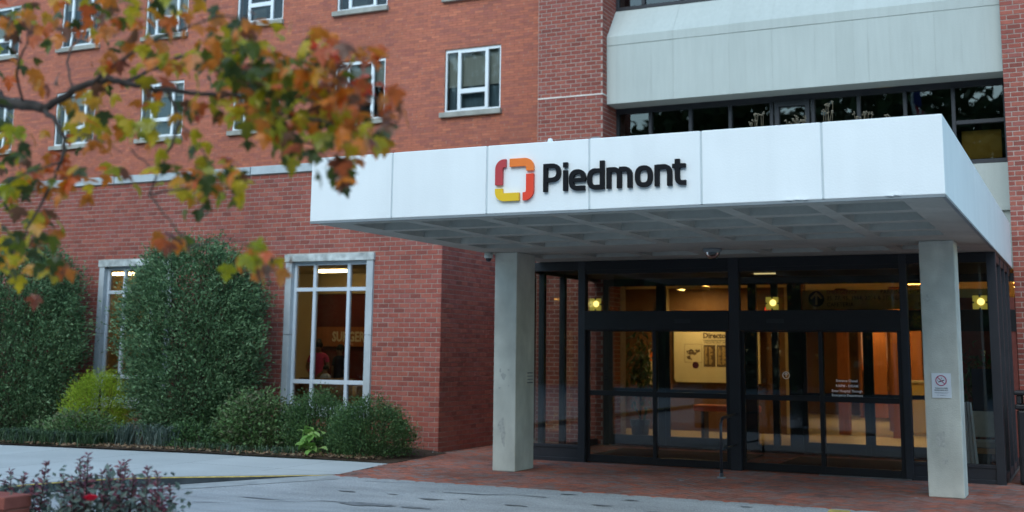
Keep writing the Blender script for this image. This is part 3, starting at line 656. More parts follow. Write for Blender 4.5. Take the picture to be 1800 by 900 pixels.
emblem('emblem_piece', [(xl, 3.298)]+arc(xl+r_, zh-r_, r_, r_, 180, 90, 6)+[(-5.288, zh)], 'crimson')
emblem('emblem_piece', [(-5.243, zh)]+arc(xh-r_, zh-r_, r_, r_, 90, 0, 6)+[(xh, 3.432)], 'orange')
emblem('emblem_piece', [(xh, 3.400)]+arc(xh-r_, zl+r_, r_, r_, 0, -90, 6)+[(-5.094, zl)], 'red')
emblem('emblem_piece', [(-5.136, zl)]+arc(xl+r_, zl+r_, r_, r_, 270, 180, 6)+[(xl, 3.262)], 'yellow')
BL, XH, CH, sw = 3.205, 3.412, 3.487, .046
def letter(name, strokes):
    mb = MB()
    for i, (pts, wd, cl) in enumerate(strokes): ribbon2(mb, pts, wd, YF-.0015*i, YB, cl)
    mb.build('letter', 'black', sign)
hw = sw/2
def stem_(x, z0=BL, z1=XH): return ([(x, z0), (x, z1)], sw, False)
x0, x1 = -4.868, -4.679
letter('p', [stem_(x0+hw, BL, CH), ([(x0+hw, CH-.021)]+arc(x1-hw-.075, CH-.021-.0715, .075, .0715, 90, -90, 12, 2.4)+[(x0+hw, CH-.021-.143)], .044, False)])
letter('i', [stem_(-4.628), ([(-4.628, 3.440), (-4.628, CH+.004)], sw, False)])
x0, x1 = -4.588, -4.408; cx = (x0+x1)/2; rx = (x1-x0)/2-hw; cz = (BL+XH)/2; rz = (XH-BL)/2-.021
letter('e', [([(x0+hw, cz+.0), (x1-hw+.02, cz+.0)], .038, False), (arc(cx, cz, rx, rz, 0, 270, 26, 2.5)+[(x1-.012, cz-rz)], .047, False)])
x0, x1 = -4.394, -4.214; cx = (x0+x1)/2; rx = (x1-x0)/2-hw
letter('d', [stem_(x1-hw, BL, CH), (arc(cx, cz, rx, rz, 90, 270, 16, 2.5)+[(x1-hw, cz-rz)], .046, False), ([(cx, cz+rz), (x1-hw, cz+rz)], .040, False)])
x0, x1 = -4.190, -3.926; xm = (x0+x1)/2
arch = lambda a, b: ([(a, XH-.021)]+arc(b-.055, XH-.021-.055, .055, .055, 90, 0, 7)+[(b, BL)], .047, False)
letter('m', [stem_(x0+hw), arch(x0+hw, xm), arch(xm, x1-hw)])
x0, x1 = -3.896, -3.719; cx = (x0+x1)/2; rx = (x1-x0)/2-hw
letter('o', [(arc(cx, cz, rx, rz, 0, 345, 24, 2.6), .047, True)])
x0, x1 = -3.697, -3.524
letter('n', [stem_(x0+hw), arch(x0+hw, x1-hw)])
x0, x1 = -3.505, -3.386
letter('t', [([(x0+.035, 3.458)]+arc(x0+.035+.045, BL+.068, .045, .045, 180, 270, 6)+[(x1, BL+.023)], .047, False), ([(-3.519, XH-.02), (x1-.002, XH-.02)], .040, False)])
# ---- dome cameras
c1 = thing('security_camera', 'small beige dome camera beside the left pillar top', 'security camera', (-7.60, 15.0, 2.999), group='dome cameras under the canopy')
MB().lathe((-7.60, 15.0, 0), [(.0, 2.999), (.062, 2.999), (.062, 2.93), (.056, 2.915), (.045, 2.915)], 20).build('housing', 'camwhite', c1, smooth=True)
MB().lathe((-7.60, 15.0, 0), [(.043, 2.916), (.04, 2.895), (.028, 2.875), (0, 2.866)], 16).build('dome', 'bin', c1, smooth=True)
mb = MB(); mb.tube([(-7.545, 15.07, 2.96), (-7.53, 15.1, 2.955)], .012, 8); mb.build('bracket', 'grey', c1)
c2 = thing('security_camera', 'larger smoked dome camera under the canopy middle beam', 'security camera', (-4.47, 15.38, 2.999), group='dome cameras under the canopy')
MB().lathe((-4.47, 15.38, 0), [(.0, 2.999), (.125, 2.999), (.12, 2.96), (.105, 2.955), (.1, 2.95)], 24).build('housing', 'grey', c2, smooth=True)
MB().lathe((-4.47, 15.38, 0), [(.1, 2.95), (.095, 2.92), (.07, 2.885), (.035, 2.868), (0, 2.865)], 20).build('dome', 'dome', c2, smooth=True)
MB().lathe((-4.47, 15.38, 0), [(.0, 2.95), (.05, 2.94), (.045, 2.90), (0, 2.89)], 12).build('lens', 'bin', c2, smooth=True)
# ---- no smoking sign on the right pillar
ns = MB().box(-1.738, -1.522, 15.058, 15.068, 1.141, 1.428).build('no_smoking_sign', 'paper', None, bevel=.001, label='white no-smoking notice on the right concrete pillar', cat='sign')
cx, cz = -1.632, 1.342; y = 15.056
mb = MB(); ribbon2(mb, arc(cx, cz, .058, .058, 0, 345, 23), .011, y-.0005, 15.0585, True); ribbon2(mb, [(cx-.04, cz+.04), (cx+.04, cz-.04)], .010, y-.0015, 15.0585); mb.build('ring', 'magenta', ns)
mb = MB(); ribbon2(mb, [(cx-.03, cz-.018), (cx+.035, cz+.006)], .010, y, 15.0585); ribbon2(mb, [(cx+.004, cz+.018), (cx+.008, cz+.028), (cx+.002, cz+.035)], .004, y, 15.0585); ribbon2(mb, [(cx-.036, cz-.005), (cx-.04, cz+.004), (cx-.034, cz+.012)], .003, y, 15.0585); mb.build('cigarette', 'ink', ns)
text('lettering', 'TOBACCO-FREE', .0215, (cx, y, 1.246), 'ink', ns, 'CENTER', xs=.92)
text('lettering', 'INSIDE AND OUT', .0215, (cx, y, 1.222), 'ink', ns, 'CENTER', xs=.92)
text('lettering', 'Piedmont', .016, (cx+.012, y, 1.166), 'greyink', ns, 'CENTER')
mb = MB(); ribbon2(mb, [(cx-.046, 1.167), (cx-.046, 1.178)], .003, y, 15.058); ribbon2(mb, [(cx-.036, 1.167), (cx-.036, 1.178)], .003, y, 15.058); ribbon2(mb, [(cx-.08, 1.204), (cx+.085, 1.204)], .003, y, 15.058); ribbon2(mb, [(cx-.07, 1.196), (cx+.07, 1.196)], .0025, y, 15.058); mb.build('small_print', 'greyink', ns)
# ---- call panel on the left pillar
cp = MB().box(-7.19, -7.178, 15.40, 15.62, 1.16, 1.355).build('call_panel', 'pillar', None, bevel=.003, label='small louvred intercom panel on the left pillar side', cat='intercom')
for z in (1.19, 1.235, 1.28, 1.325): MB().box(-7.179, -7.174, 15.42, 15.60, z-.006, z+.008).build('slot', 'rail' if z > 1.3 or z < 1.2 else 'grey', cp)
# ================================================================== ENTRANCE VESTIBULE
VY = 16.95
vs = thing('glass_vestibule', 'dark bronze glazed entrance vestibule with sliding doors under the canopy', 'entrance', (-4.6, VY, 0))
def post(x0, x1, z0=0, z1=2.995, y0=VY-.04, y1=VY+.10, m='bronze2'): MB().box(x0, x1, y0, y1, z0, z1).build('post', m, vs, bevel=.004)
VL = -8.14
post(VL, VL+.10); post(-7.03, -6.92); post(-4.69, -4.54); post(-2.32, -2.225); post(-1.205, -1.09)
mb = MB()
for a, b in ((VL+.10, -7.03), (-6.92, -4.69), (-4.54, -2.32), (-2.225, -1.205)): mb.box(a, b, VY-.035, VY+.09, 2.86, 2.994)
mb.build('head_beam', 'bronze', vs, bevel=.003)
def pane(x0, x1, z0, z1, y=VY+.02, m='glass', parent=None): g = MB(); g.poly([(x0, y, z0), (x1, y, z0), (x1, y, z1), (x0, y, z1)]); return g.build('pane', m, parent or vs)
for a, b in ((VL+.10, -7.03), (-2.225, -1.205)):
    MB().box(a, b, VY-.03, VY+.08, .0, .055).box(a, b, VY-.02, VY+.06, .20, .245).build('sill_rail', 'bronze2', vs, bevel=.003)
    MB().box(a, b, VY-.008, VY+.04, .055, .20).build('kick_panel', 'bronze2', vs)
    pane(a, b, .245, 2.86)
def door_unit(x0, x1, split):
    MB().box(x0, x1, VY-.05, VY+.09, 1.955, 2.24).build('door_header', 'bronze', vs, bevel=.004)
    MB().box(x0, x1, VY-.02, VY+.06, 2.70+.10, 2.86).build('transom_rail', 'bronze', vs)
    pane(x0, x1, 2.24, 2.80)
    for k, (a, b) in enumerate(((x0, split+.03), (split-.03, x1))):
        y = VY+(.02 if k == 0 else -.03)
        d = MB(); d.box(a, a+.055, y, y+.045, .012, 1.953); d.box(b-.055, b, y, y+.045, .012, 1.953)
        d.box(a+.055, b-.055, y, y+.045, .012, .118); d.box(a+.055, b-.055, y, y+.045, .985, 1.06); d.box(a+.055, b-.055, y, y+.045, 1.935, 1.953)
        do = d.build('door', 'bronze', vs, bevel=.003)
        pane(a+.055, b-.055, .118, .985, y+.02, 'glass', do); pane(a+.055, b-.055, 1.06, 1.935, y+.02, 'glass', do)
        yield do
dl = list(door_unit(-6.92, -4.69, -5.82)); dr = list(door_unit(-4.54, -2.32, -3.40))
MB().box(-3.46, -2.25, VY-.085, VY-.045, .0, .014).build('threshold', 'steel', vs)
for z, t_ in ((1.276, 'Entrance Closed'), (1.195, '9:00PM - 5:00AM'), (1.112, 'Enter Hospital Through'), (1.075-.045, 'Emergency Department')):
    z = {'Entrance Closed': 1.262, '9:00PM - 5:00AM': 1.192, 'Enter Hospital Through': 1.124, 'Emergency Department': 1.066}[t_]
    text('door_lettering', t_, .046, (-3.06, VY-.0125, z), 'whiteink', dr[1], 'CENTER', xs=.93, bold=.001)
mb = MB(); ribbon2(mb, arc(-3.90, 1.335, .047, .047, 0, 345, 23), .008, VY+.034, VY+.038, True); ribbon2(mb, [(-3.90, 1.315), (-3.90, 1.365)], .009, VY+.033, VY+.038); ribbon2(mb, [(-3.922, 1.345), (-3.90, 1.367), (-3.878, 1.345)], .008, VY+.032, VY+.038); mb.build('door_sticker', 'whiteink', dr[0])
MB().box(-4.14, -3.90, VY-.056, VY-.0505, 2.06, 2.12).build('sensor', 'bin', vs); MB().box(-5.50, -5.26, VY-.056, VY-.0505, 2.06, 2.12).build('sensor', 'bin', vs)
# side returns
for xs_ in (VL+.05, -1.145):
    for yy in (17.9, 18.75, 19.6): MB().box(xs_-.05, xs_+.05, yy, yy+.09, 0, 2.995).build('post', 'bronze2', vs, bevel=.003)
    MB().box(xs_-.04, xs_+.04, VY+.10, TY, 2.88, 2.994).build('head_beam', 'bronze', vs); MB().box(xs_-.04, xs_+.04, VY+.10, TY, 0, .10).build('sill_rail', 'bronze2', vs)
    g = MB(); g.poly([(xs_, VY+.1, .1), (xs_, TY, .1), (xs_, TY, 2.88), (xs_, VY+.1, 2.88)]); g.build('pane', 'glass', vs)
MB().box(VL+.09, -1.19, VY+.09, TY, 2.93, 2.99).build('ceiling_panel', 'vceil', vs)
MB().box(-7.3, -4.9, 17.3, 19.6, .004, .018).build('door_mat', 'mat', None, label='brown entrance mat behind the left sliding doors', cat='door mat')
MB().box(-4.3, -2.2, 17.3, 19.6, .004, .018).build('door_mat', 'mat', None, label='brown entrance mat behind the right sliding doors', cat='door mat')
# inner screen with the second doors
IY = 20.32
inn = thing('inner_screen', 'dark inner glazed screen with second doors behind the entrance doors', 'entrance', (-4.6, IY, 0))
def ibox(n, x0, x1, z0, z1, m='bronze', y0=IY, y1=IY+.09): return MB().box(x0, x1, y0, y1, z0, z1).build(n, m, inn, bevel=.003)
for a, b in ((-7.96, -7.86), (-6.95, -6.79), (-5.30, -5.16), (-4.90, -4.79), (-4.62, -4.40), (-2.30, -2.12)): ibox('post', a, b, 0, 2.93)
ibox('header', -7.86, -1.05, 2.80, 2.93, y0=IY-.01, y1=IY+.08); ibox('header', -7.86, -1.05, 2.02, 2.36, y0=IY-.012, y1=IY+.085)
for a, b in ((-7.86, -6.95), (-6.79, -5.30), (-4.40, -3.32), (-3.32, -2.30)):
    d = MB(); d.box(a, a+.08, IY+.01, IY+.05, .01, 2.02); d.box(b-.08, b, IY+.01, IY+.05, .01, 2.02); d.box(a+.08, b-.08, IY+.01, IY+.05, .01, .19); d.box(a+.08, b-.08, IY+.01, IY+.05, .93, 1.0)
    do = d.build('door', 'bronze', inn, bevel=.003); pane(a+.08, b-.08, .19, .93, IY+.03, 'glass', do); pane(a+.08, b-.08, 1.0, 2.02, IY+.03, 'glass', do)
    pane(a, b, 2.36, 2.80, IY+.04, 'glass', inn)
for a, b in ((-5.16, -4.90), (-4.79, -4.62)): ibox('sill_rail', a, b, 0, .12); pane(a, b, .12, 2.02, IY+.04, 'glass', inn); pane(a, b, 2.36, 2.80, IY+.04, 'glass', inn)
MB().box(-2.12, -1.06, IY, IY+.2, 0, 2.55).build('brick_return', 'brick', inn)
mb = MB(); mb.box(-7.8, -5.4, IY-.02, IY+.1, 0, .012); mb.box(-4.4, -2.3, IY-.02, IY+.1, 0, .012); mb.build('threshold', 'steel', inn)
def sconce(x, y, z, lab):
    t = thing('wall_sconce', lab, 'wall lamp', (x, y, z), group='glowing square wall sconces')
    h = .107; mb = MB()
    mb.prism([(x-h, y, z-h), (x+h, y, z-h), (x+h, y, z+h), (x-h, y, z+h)], (0, .012, 0)); mb.build('glass_plate', 'sconceg', t)
    mb = MB(); mb.lathe((0, 0, 0), [(0, .03), (.03, .026), (.05, .012), (.055, 0)], 16); me = mb.mesh('bulb_glow', 'sconce'); me.transform(Matrix.Rotation(R(90), 4, 'X')); put('bulb_glow', me, t, (x+.015, y-.002, z+.01))
    for dx, dz, a, b in ((-h, 0, .022, .014), (h, 0, .022, .014), (0, h, .014, .022), (0, -h, .014, .022)): MB().box(x+dx-a, x+dx+a, y-.006, y+.02, z+dz-b, z+dz+b).build('clip', 'bin', t)
    MB().box(x-.05, x+.05, y+.012, y+.09, z-.05, z+.05).build('back_box', 'bin', t)
sconce(-8.055, 20.19, 2.475, 'glowing square sconce on the brick pier behind the left glazing')
sconce(-4.85, 20.21, 2.475, 'glowing square sconce between the two pairs of doors')
sconce(-1.56, 20.21, 2.47, 'brightest glowing square sconce, at the far right end')
# ---- lobby behind
lob = thing('lobby_room', 'warm lit lobby room seen through the entrance glass', 'room', (-5, 28, 0))
LY = 34
MB().poly([(-12, IY, .003), (2, IY, .003), (2, LY, .003), (-12, LY, .003)]).build('lobby_floor', 'lobby_floor', lob)
MB().poly([(-12, IY, 3.0), (2, IY, 3.0), (2, LY, 3.0), (-12, LY, 3.0)]).build('lobby_ceiling', 'ceiling', lob)
mb = MB(); mb.box(-12.1, -12, IY+.9, LY, 0, 3); mb.box(2, 2.1, IY+.9, LY, 0, 3); mb.box(-12, 2, LY, LY+.1, 0, 3); mb.box(-9.6, -5.55, 24.9, 25.1, 0, 3); mb.build('lobby_wall', 'lobby_wall', lob)
mb = MB(); mb.box(-8.5, -8.22, 24.85, 24.9, .2, 3); mb.box(-5.7, -5.55, 24.8, 25.15, 0, 3); mb.build('tan_wall', 'lobby_tan', lob)
for x, y in ((-5.05, 23.2), (-4.68, 25.6), (-3.95, 27.5), (-3.55, 25.2), (-2.75, 26.0)):
    MB().box(x-.11, x+.11, y-.11, y+.11, .005, 2.995).build('wood_column', 'wood', lob, bevel=.01)
mb = MB()
for k in range(3): mb.box(-4.95+.42*k, -4.62+.42*k, 31.0, 31.05, .1, 2.6)
mb.build('wood_panel', 'wood', lob)
for x, y, lab in ((-6.64, 21.8, 'small warm ceiling light above the cream directory board'), (-4.45, 22.2, 'small warm ceiling light above the direction sign arrow'), (-7.4, 24.0, 'added hidden warm light by the tan wall left of the directory'), (-3.0, 24.6, 'added hidden warm light before the orange wood columns'), (-1.0, 24.5, 'added hidden warm light over the right end of the lobby'), (-3.4, 29.5, 'added hidden warm light far back over the reception desk'), (-5.0, 30.5, 'added hidden warm light before the display case')):
    h = .09 if y < 23 else .26  # the larger, deeper panels are added to brighten the lobby
    cl_ = MB().box(x-h, x+h, y-h, y+h, 2.972, 2.992).build('ceiling_light', 'tube3' if y < 23 else 'lobby_fill', None, group='square ceiling lights in the lobby', cat='ceiling light', label=lab)
    if y > 23: MB().box(x-h-.02, x+h+.02, y-h-.02, y-h-.005, 2.92, 2.995).box(x-h-.02, x+h+.02, y+h+.005, y+h+.02, 2.962, 2.995).box(x-h-.02, x-h-.005, y-h-.005, y+h+.005, 2.92, 2.995).box(x+h+.005, x+h+.02, y-h-.005, y+h+.005, 2.92, 2.995).build('hiding_rim', 'ceiling', cl_)  # rims keep the added glowing panels out of view
MB().box(-4.9, -4.55, 19.22, 19.25, 2.905, 2.925).build('vestibule_light', 'dimtube', None, label='dim yellow strip light on the vestibule ceiling above middle sconce', cat='ceiling light')
bn = thing('orange_reflection_bench', 'orange-red bench added to stand for a reflected bar, behind the left doors', 'bench', (-6.3, 22.5, 0))  # bench shape added in place of an orange reflected bar
MB().box(-6.92, -5.7, 22.35, 22.75, .54, .66).build('seat', 'orange_reflect', bn, bevel=.03)
for x in (-6.75, -5.9): MB().box(x-.03, x+.03, 22.4, 22.7, .004, .54).build('leg', 'bin', bn)
# directory board
dbd = MB().prism([(-7.66, 24.80, 1.05+.06), (-7.62, 24.80, 1.05), (-5.9, 24.80, 1.05), (-5.9, 24.80, 2.2), (-7.66, 24.80, 2.2)], (0, .03, 0)).build('directory_board', 'board', None, label='cream building directory board with map, seen through left doors', cat='notice board')
dk = 24.80/23.5
def dpt(x, z): return (x*dk, 1.63+(z-1.63)*dk)     # measured at y=23.5, board hangs at 24.8
dbd.data.transform(Matrix.Translation((0, 0, 0)))
for v in dbd.data.vertices: v.co.x, v.co.z = dpt(v.co.x, v.co.z)
yq = 24.797; X0, Z0 = dpt(-7.05, 1.93)
text('lettering', 'Directory', .155, (X0, yq, Z0), 'brownink', dbd, bold=.006)
xa, za = dpt(-7.05, 1.885); xb, zb = dpt(-6.2, 1.885); MB().box(xa, xb, yq, yq+.01, za-.008, za+.004).build('rule', 'brownink', dbd)
text('lettering', 'PIEDMONT HOSPITAL', .075, (X0+.03, yq, dpt(0, 1.822)[1]), 'brownink', dbd)
mb = MB()
for a, b in ((-7.04, -6.80), (-6.77, -6.52), (-6.49, -6.24)):
    p, q = dpt(a, 1.36), dpt(b, 1.79); mb.box(p[0], q[0], yq, yq+.01, p[1], q[1], .1)
mb.build('listing_panel', 'brownink', dbd)
mb = MB()
for a in (-7.02, -6.93, -6.75, -6.66, -6.47, -6.38):
    for k in range(14):
        p, q = dpt(a, 1.75-.025*k-.012), dpt(a+random.uniform(.03, .075), 1.75-.025*k); mb.box(p[0], q[0], yq-.002, yq+.008, p[1], q[1])
mb.build('listing_line', 'signcream', dbd)
mb = MB()
p, q = dpt(-7.44, 1.44), dpt(-7.08, 1.80)
for a in ((p[0], q[0], p[1], p[1]+.006), (p[0], q[0], q[1], q[1]+.006), (p[0], p[0]+.006, p[1]+.006, q[1]), (q[0], q[0]+.006, p[1], q[1]+.006)): mb.box(a[0], a[1], yq, yq+.01, a[2], a[3], .2)
for k in range(22):
    c = dpt(-7.28+random.gauss(0, .06), 1.62+random.gauss(0, .055)); mm = Matrix.Translation((c[0], yq+.004-.0002*k, c[1])) @ Matrix.Rotation(random.choice((.3, -.4, 0)), 4, 'Y'); mb.obox(mm, random.uniform(.008, .045), .004, random.uniform(.006, .03), random.random())
mb.build('map_drawing', 'brownink', dbd)
c = dpt(-7.21, 1.39); mb = MB(); mb.prism([(c[0]+.07*math.cos(R(15*k)), yq-.004, c[1]+.07*math.sin(R(15*k))) for k in range(24)], (0, .008, 0)); mb.build('round_sticker', 'purple', dbd)
# poster
t = MB().box(-8.66, -8.47, 24.80, 24.83, .95, 1.72).build('poster', 'board', None, label='narrow cream poster with red heading left of the directory', cat='poster'); MB().box(-8.63, -8.50, 24.797, 24.81, 1.45, 1.68).build('heading', 'orange', t)
# overhead direction sign
sg = MB().box(-4.40, -1.3, 20.48, 20.50, 2.38, 2.70).build('direction_sign', 'signcream', None, label='overhead tan direction sign with arrow above right doors', cat='sign')
mb = MB(); mb.prism([(-4.16+.132*math.cos(R(12*k)), 20.474, 2.555+.132*math.sin(R(12*k))) for k in range(30)], (0, .005, 0)); mb.build('arrow_disc', 'ink', sg)
mb = MB(); ribbon2(mb, [(-4.16, 2.455), (-4.16, 2.64)], .034, 20.470, 20.475); ribbon2(mb, [(-4.25, 2.56), (-4.16, 2.65), (-4.07, 2.56)], .034, 20.4685, 20.475); mb.build('arrow', 'signcream', sg)
for b_, x, z, m in (('EMERGENCY', -3.99, 2.632, 'magenta'), ('35, 77, 95, 1984, 2004 & 275 BLDGS', -3.99, 2.535, 'brownink'), ('CAFETERIA', -3.99, 2.428, 'brownink'), ('PARKING DECK', -3.11, 2.632, 'brownink'), ('BLDG', -2.52, 2.428, 'brownink')):
    text('lettering', b_, .096, (x, 20.476, z), m, sg, xs=.93)
# red exit sign glow, plant, desk, display cases
ex = MB().box(-5.16, -4.99, 20.9, 20.93, 2.36, 2.46).build('exit_sign', 'bin', None, label='small red glowing exit sign left of the middle sconce', cat='exit sign'); text('lettering', 'EXIT', .085, (-5.15, 20.897, 2.38), 'exit', ex)
def leafcloud(mb, n, centre, spread, size, seed=None, droop=.3):
    for k in range(n):
        c = Vector(centre)+Vector((random.gauss(0, spread[0]), random.gauss(0, spread[1]), random.gauss(0, spread[2])))
        q = Matrix.Translation(c) @ Matrix.Rotation(random.random()*6.28, 4, 'Z') @ Matrix.Rotation(random.gauss(droop, .5), 4, 'Y'); s = size*random.uniform(.6, 1.2)
        mb.poly([q @ Vector((0, 0, 0)), q @ Vector((s*.5, -s*.18, .01)), q @ Vector((s, 0, 0)), q @ Vector((s*.5, s*.18, .01))], random.random())
fp = thing('potted_plant', 'tall leafy indoor plant in the lobby behind the left doors', 'plant', (-8.0, 22.4, 0))
mb = MB(); leafcloud(mb, 420, (-8.0, 22.4, 1.35), (.16, .16, .38), .17, droop=.7); mb.build('foliage', 'boxleaf', fp); MB().tube([(-8.0, 22.4, .3), (-7.98, 22.42, 1.5)], .02, 6).build('stem', 'stem', fp); MB().lathe((-8.0, 22.4, 0), [(0, .005), (.15, .005), (.2, .34), (.17, .34), (0, .31)], 16).build('pot', 'bin', fp)
fp = thing('potted_plant', 'dark leafy plant indoors behind the far right glazing', 'plant', (-1.62, 19.6, 0))
mb = MB(); leafcloud(mb, 260, (-1.62, 19.6, 1.35), (.13, .13, .22), .14, droop=.7); mb.build('foliage', 'boxleaf', fp); MB().tube([(-1.62, 19.6, .3), (-1.6, 19.62, 1.4)], .02, 6).build('stem', 'stem', fp); MB().lathe((-1.62, 19.6, 0), [(0, .005), (.14, .005), (.18, .32), (.15, .32), (0, .29)], 16).build('pot', 'bin', fp)
dk_ = thing('reception_desk', 'yellow-lit reception desk far inside the lobby', 'desk', (-2.5, 27, 0)); MB().box(-3.7, -2.0, 26.9, 27.5, .005, 1.05).build('front', 'desk', dk_, bevel=.01); MB().box(-3.76, -1.94, 26.84, 27.5, 1.055, 1.10).build('top', 'board', dk_, bevel=.005)
sh = thing('display_case', 'lit display case with shelves at the back of the lobby', 'display case', (-4.9, 33, 0))
mb = MB(); mb.box(-5.6, -5.52, 32.8, 33.6, .005, 2.5); mb.box(-4.3, -4.22, 32.8, 33.6, .005, 2.5); mb.box(-5.52, -4.3, 33.5, 33.6, .005, 2.5); mb.box(-5.52, -4.3, 32.8, 33.5, 2.4, 2.5); mb.box(-4.95, -4.9, 32.8, 33.5, .8, 2.4); mb.build('cabinet', 'wood', sh)
for z in (.75, 1.2): MB().box(-5.5, -4.32, 32.85, 33.48, z, z+.04).build('shelf', 'desk', sh)
for x in (-5.2, -4.6): MB().box(x-.05, x+.05, 33.3, 33.4, 1.5, 2.3).build('case_light', 'caselight', sh)
# folded cloth, chair and blue stand at the right end
cl = MB(); n = 15
for k in range(n):
    a, b = k/n, (k+1)/n; top = lambda t: (-1.63+.10*t, 17.55+.03*math.sin(t*20), 1.02-.03*abs(t-.5)); bot = lambda t: (-1.63+.16*t, 17.5+.05*math.sin(t*20+.5), .16)
    cl.poly([bot(a), bot(b), top(b), top(a)]); cl.poly([(*(Vector(top(a))+Vector((0, .05, .0))),), (*(Vector(top(b))+Vector((0, .05, 0))),), (*(Vector(bot(b))+Vector((0, .06, 0))),), (*(Vector(bot(a))+Vector((0, .06, 0))),)])
ct = thing('hanging_cloth', 'pale folded cloth hanging on a stand behind right glazing', 'cloth', (-1.58, 17.5, 0)); cl.build('cloth', 'paper', ct, smooth=True)
mb = MB(); mb.tube([(-1.58, 17.58, .0), (-1.58, 17.58, 1.03)], .015, 8); mb.box(-1.68, -1.48, 17.56, 17.60, .001, .03); mb.build('stand', 'bin', ct)
ch = thing('wooden_chair', 'honey wood armchair with pale cushion inside right glazing', 'chair', (-1.42, 18.3, 0))
for x in (-1.66, -1.24):
    for yy in (18.05, 18.5): MB().box(x-.025, x+.025, yy-.025, yy+.025, .0, .62 if yy < 18.3 else .88).build('leg', 'chairwood', ch, bevel=.004)
    MB().box(x-.03, x+.03, 18.02, 18.52, .622, .655).build('armrest', 'chairwood', ch, bevel=.004)
MB().box(-1.63, -1.27, 18.05, 18.48, .38, .47).build('seat', 'palecloth', ch, bevel=.02); MB().box(-1.63, -1.27, 18.44, 18.5, .5, .86).build('backrest', 'palecloth', ch, bevel=.02); MB().box(-1.64, -1.26, 18.06, 18.1, .30, .37).build('apron', 'chairwood', ch)
bs = thing('standing_banner', 'dark blue standing panel behind the right glazing', 'banner', (-1.42, 18.9, 0)); MB().box(-1.62, -1.24, 18.9, 18.92, .55, 1.45).build('panel', 'bluepanel', bs); MB().box(-1.46, -1.40, 18.9, 18.95, .0, .55).build('post', 'bin', bs); MB().box(-1.6, -1.26, 18.8, 19.05, .0, .02).build('base', 'bin', bs)
# handrail in front of the doors
hr = thing('handrail', 'short dark steel handrail before the middle door post', 'handrail', (-4.53, 15.86, 0))
MB().tube([(-4.53, 15.86, .01), (-4.53, 15.86, .62), (-4.532, 15.875, .69), (-4.535, 15.92, .745), (-4.545, 16.0, .77), (-4.61, 16.90, .78)], .02, 10).build('rail', 'rail', hr, smooth=True)
MB().tube([(-4.53, 15.86, .36), (-4.61, 16.90, .36)], .013, 8).build('lower_bar', 'rail', hr, smooth=True)
MB().lathe((-4.53, 15.86, 0), [(.06, .001), (.06, .012), (.032, .016), (.028, .06), (.021, .062)], 16).build('flange', 'steel', hr, smooth=True)
# litter bin at the right edge
lb = thing('litter_bin', 'black litter bin against the right brick pier', 'bin', (-.62, 17.3, 0))
MB().box(-.93, -.35, 17.0, 17.6, .02, .95).build('body', 'bin', lb, bevel=.03); MB().box(-.95, -.33, 16.98, 17.62, .955, 1.02).box(-.93, -.87, 17.0, 17.06, 1.02, 1.14).box(-.41, -.35, 17.0, 17.06, 1.02, 1.14).box(-.93, -.87, 17.54, 17.6, 1.02, 1.14).box(-.41, -.35, 17.54, 17.6, 1.02, 1.14).box(-.96, -.32, 16.97, 17.63, 1.14, 1.19).build('hood', 'bin', lb, bevel=.015); MB().box(-.90, -.38, 17.03, 17.57, 0, .02).build('foot', 'bin', lb)
for i, (x, y, lab) in enumerate(((-9.53, 17.0, 'crumpled pale paper scrap at the brick wall corner'), (-4.87, 15.2, 'white scrap of paper on the brick paving before the doors'), (-8.83, 13.62, 'pale flattened leaf on the pavers near the kerb end'), (-1.93, 14.8, 'pale scrap beside the foot of the right pillar'))):
    mb = MB(); h = .03 if i == 0 else .004
    for k in range(3): mb.poly([(x+random.uniform(-.05, .05), y+random.uniform(-.03, .03), .006+random.random()*h) for q in range(4)])
    mb.build('paper_scrap', 'paper' if i != 2 else 'litter', None, label=lab, cat='litter')
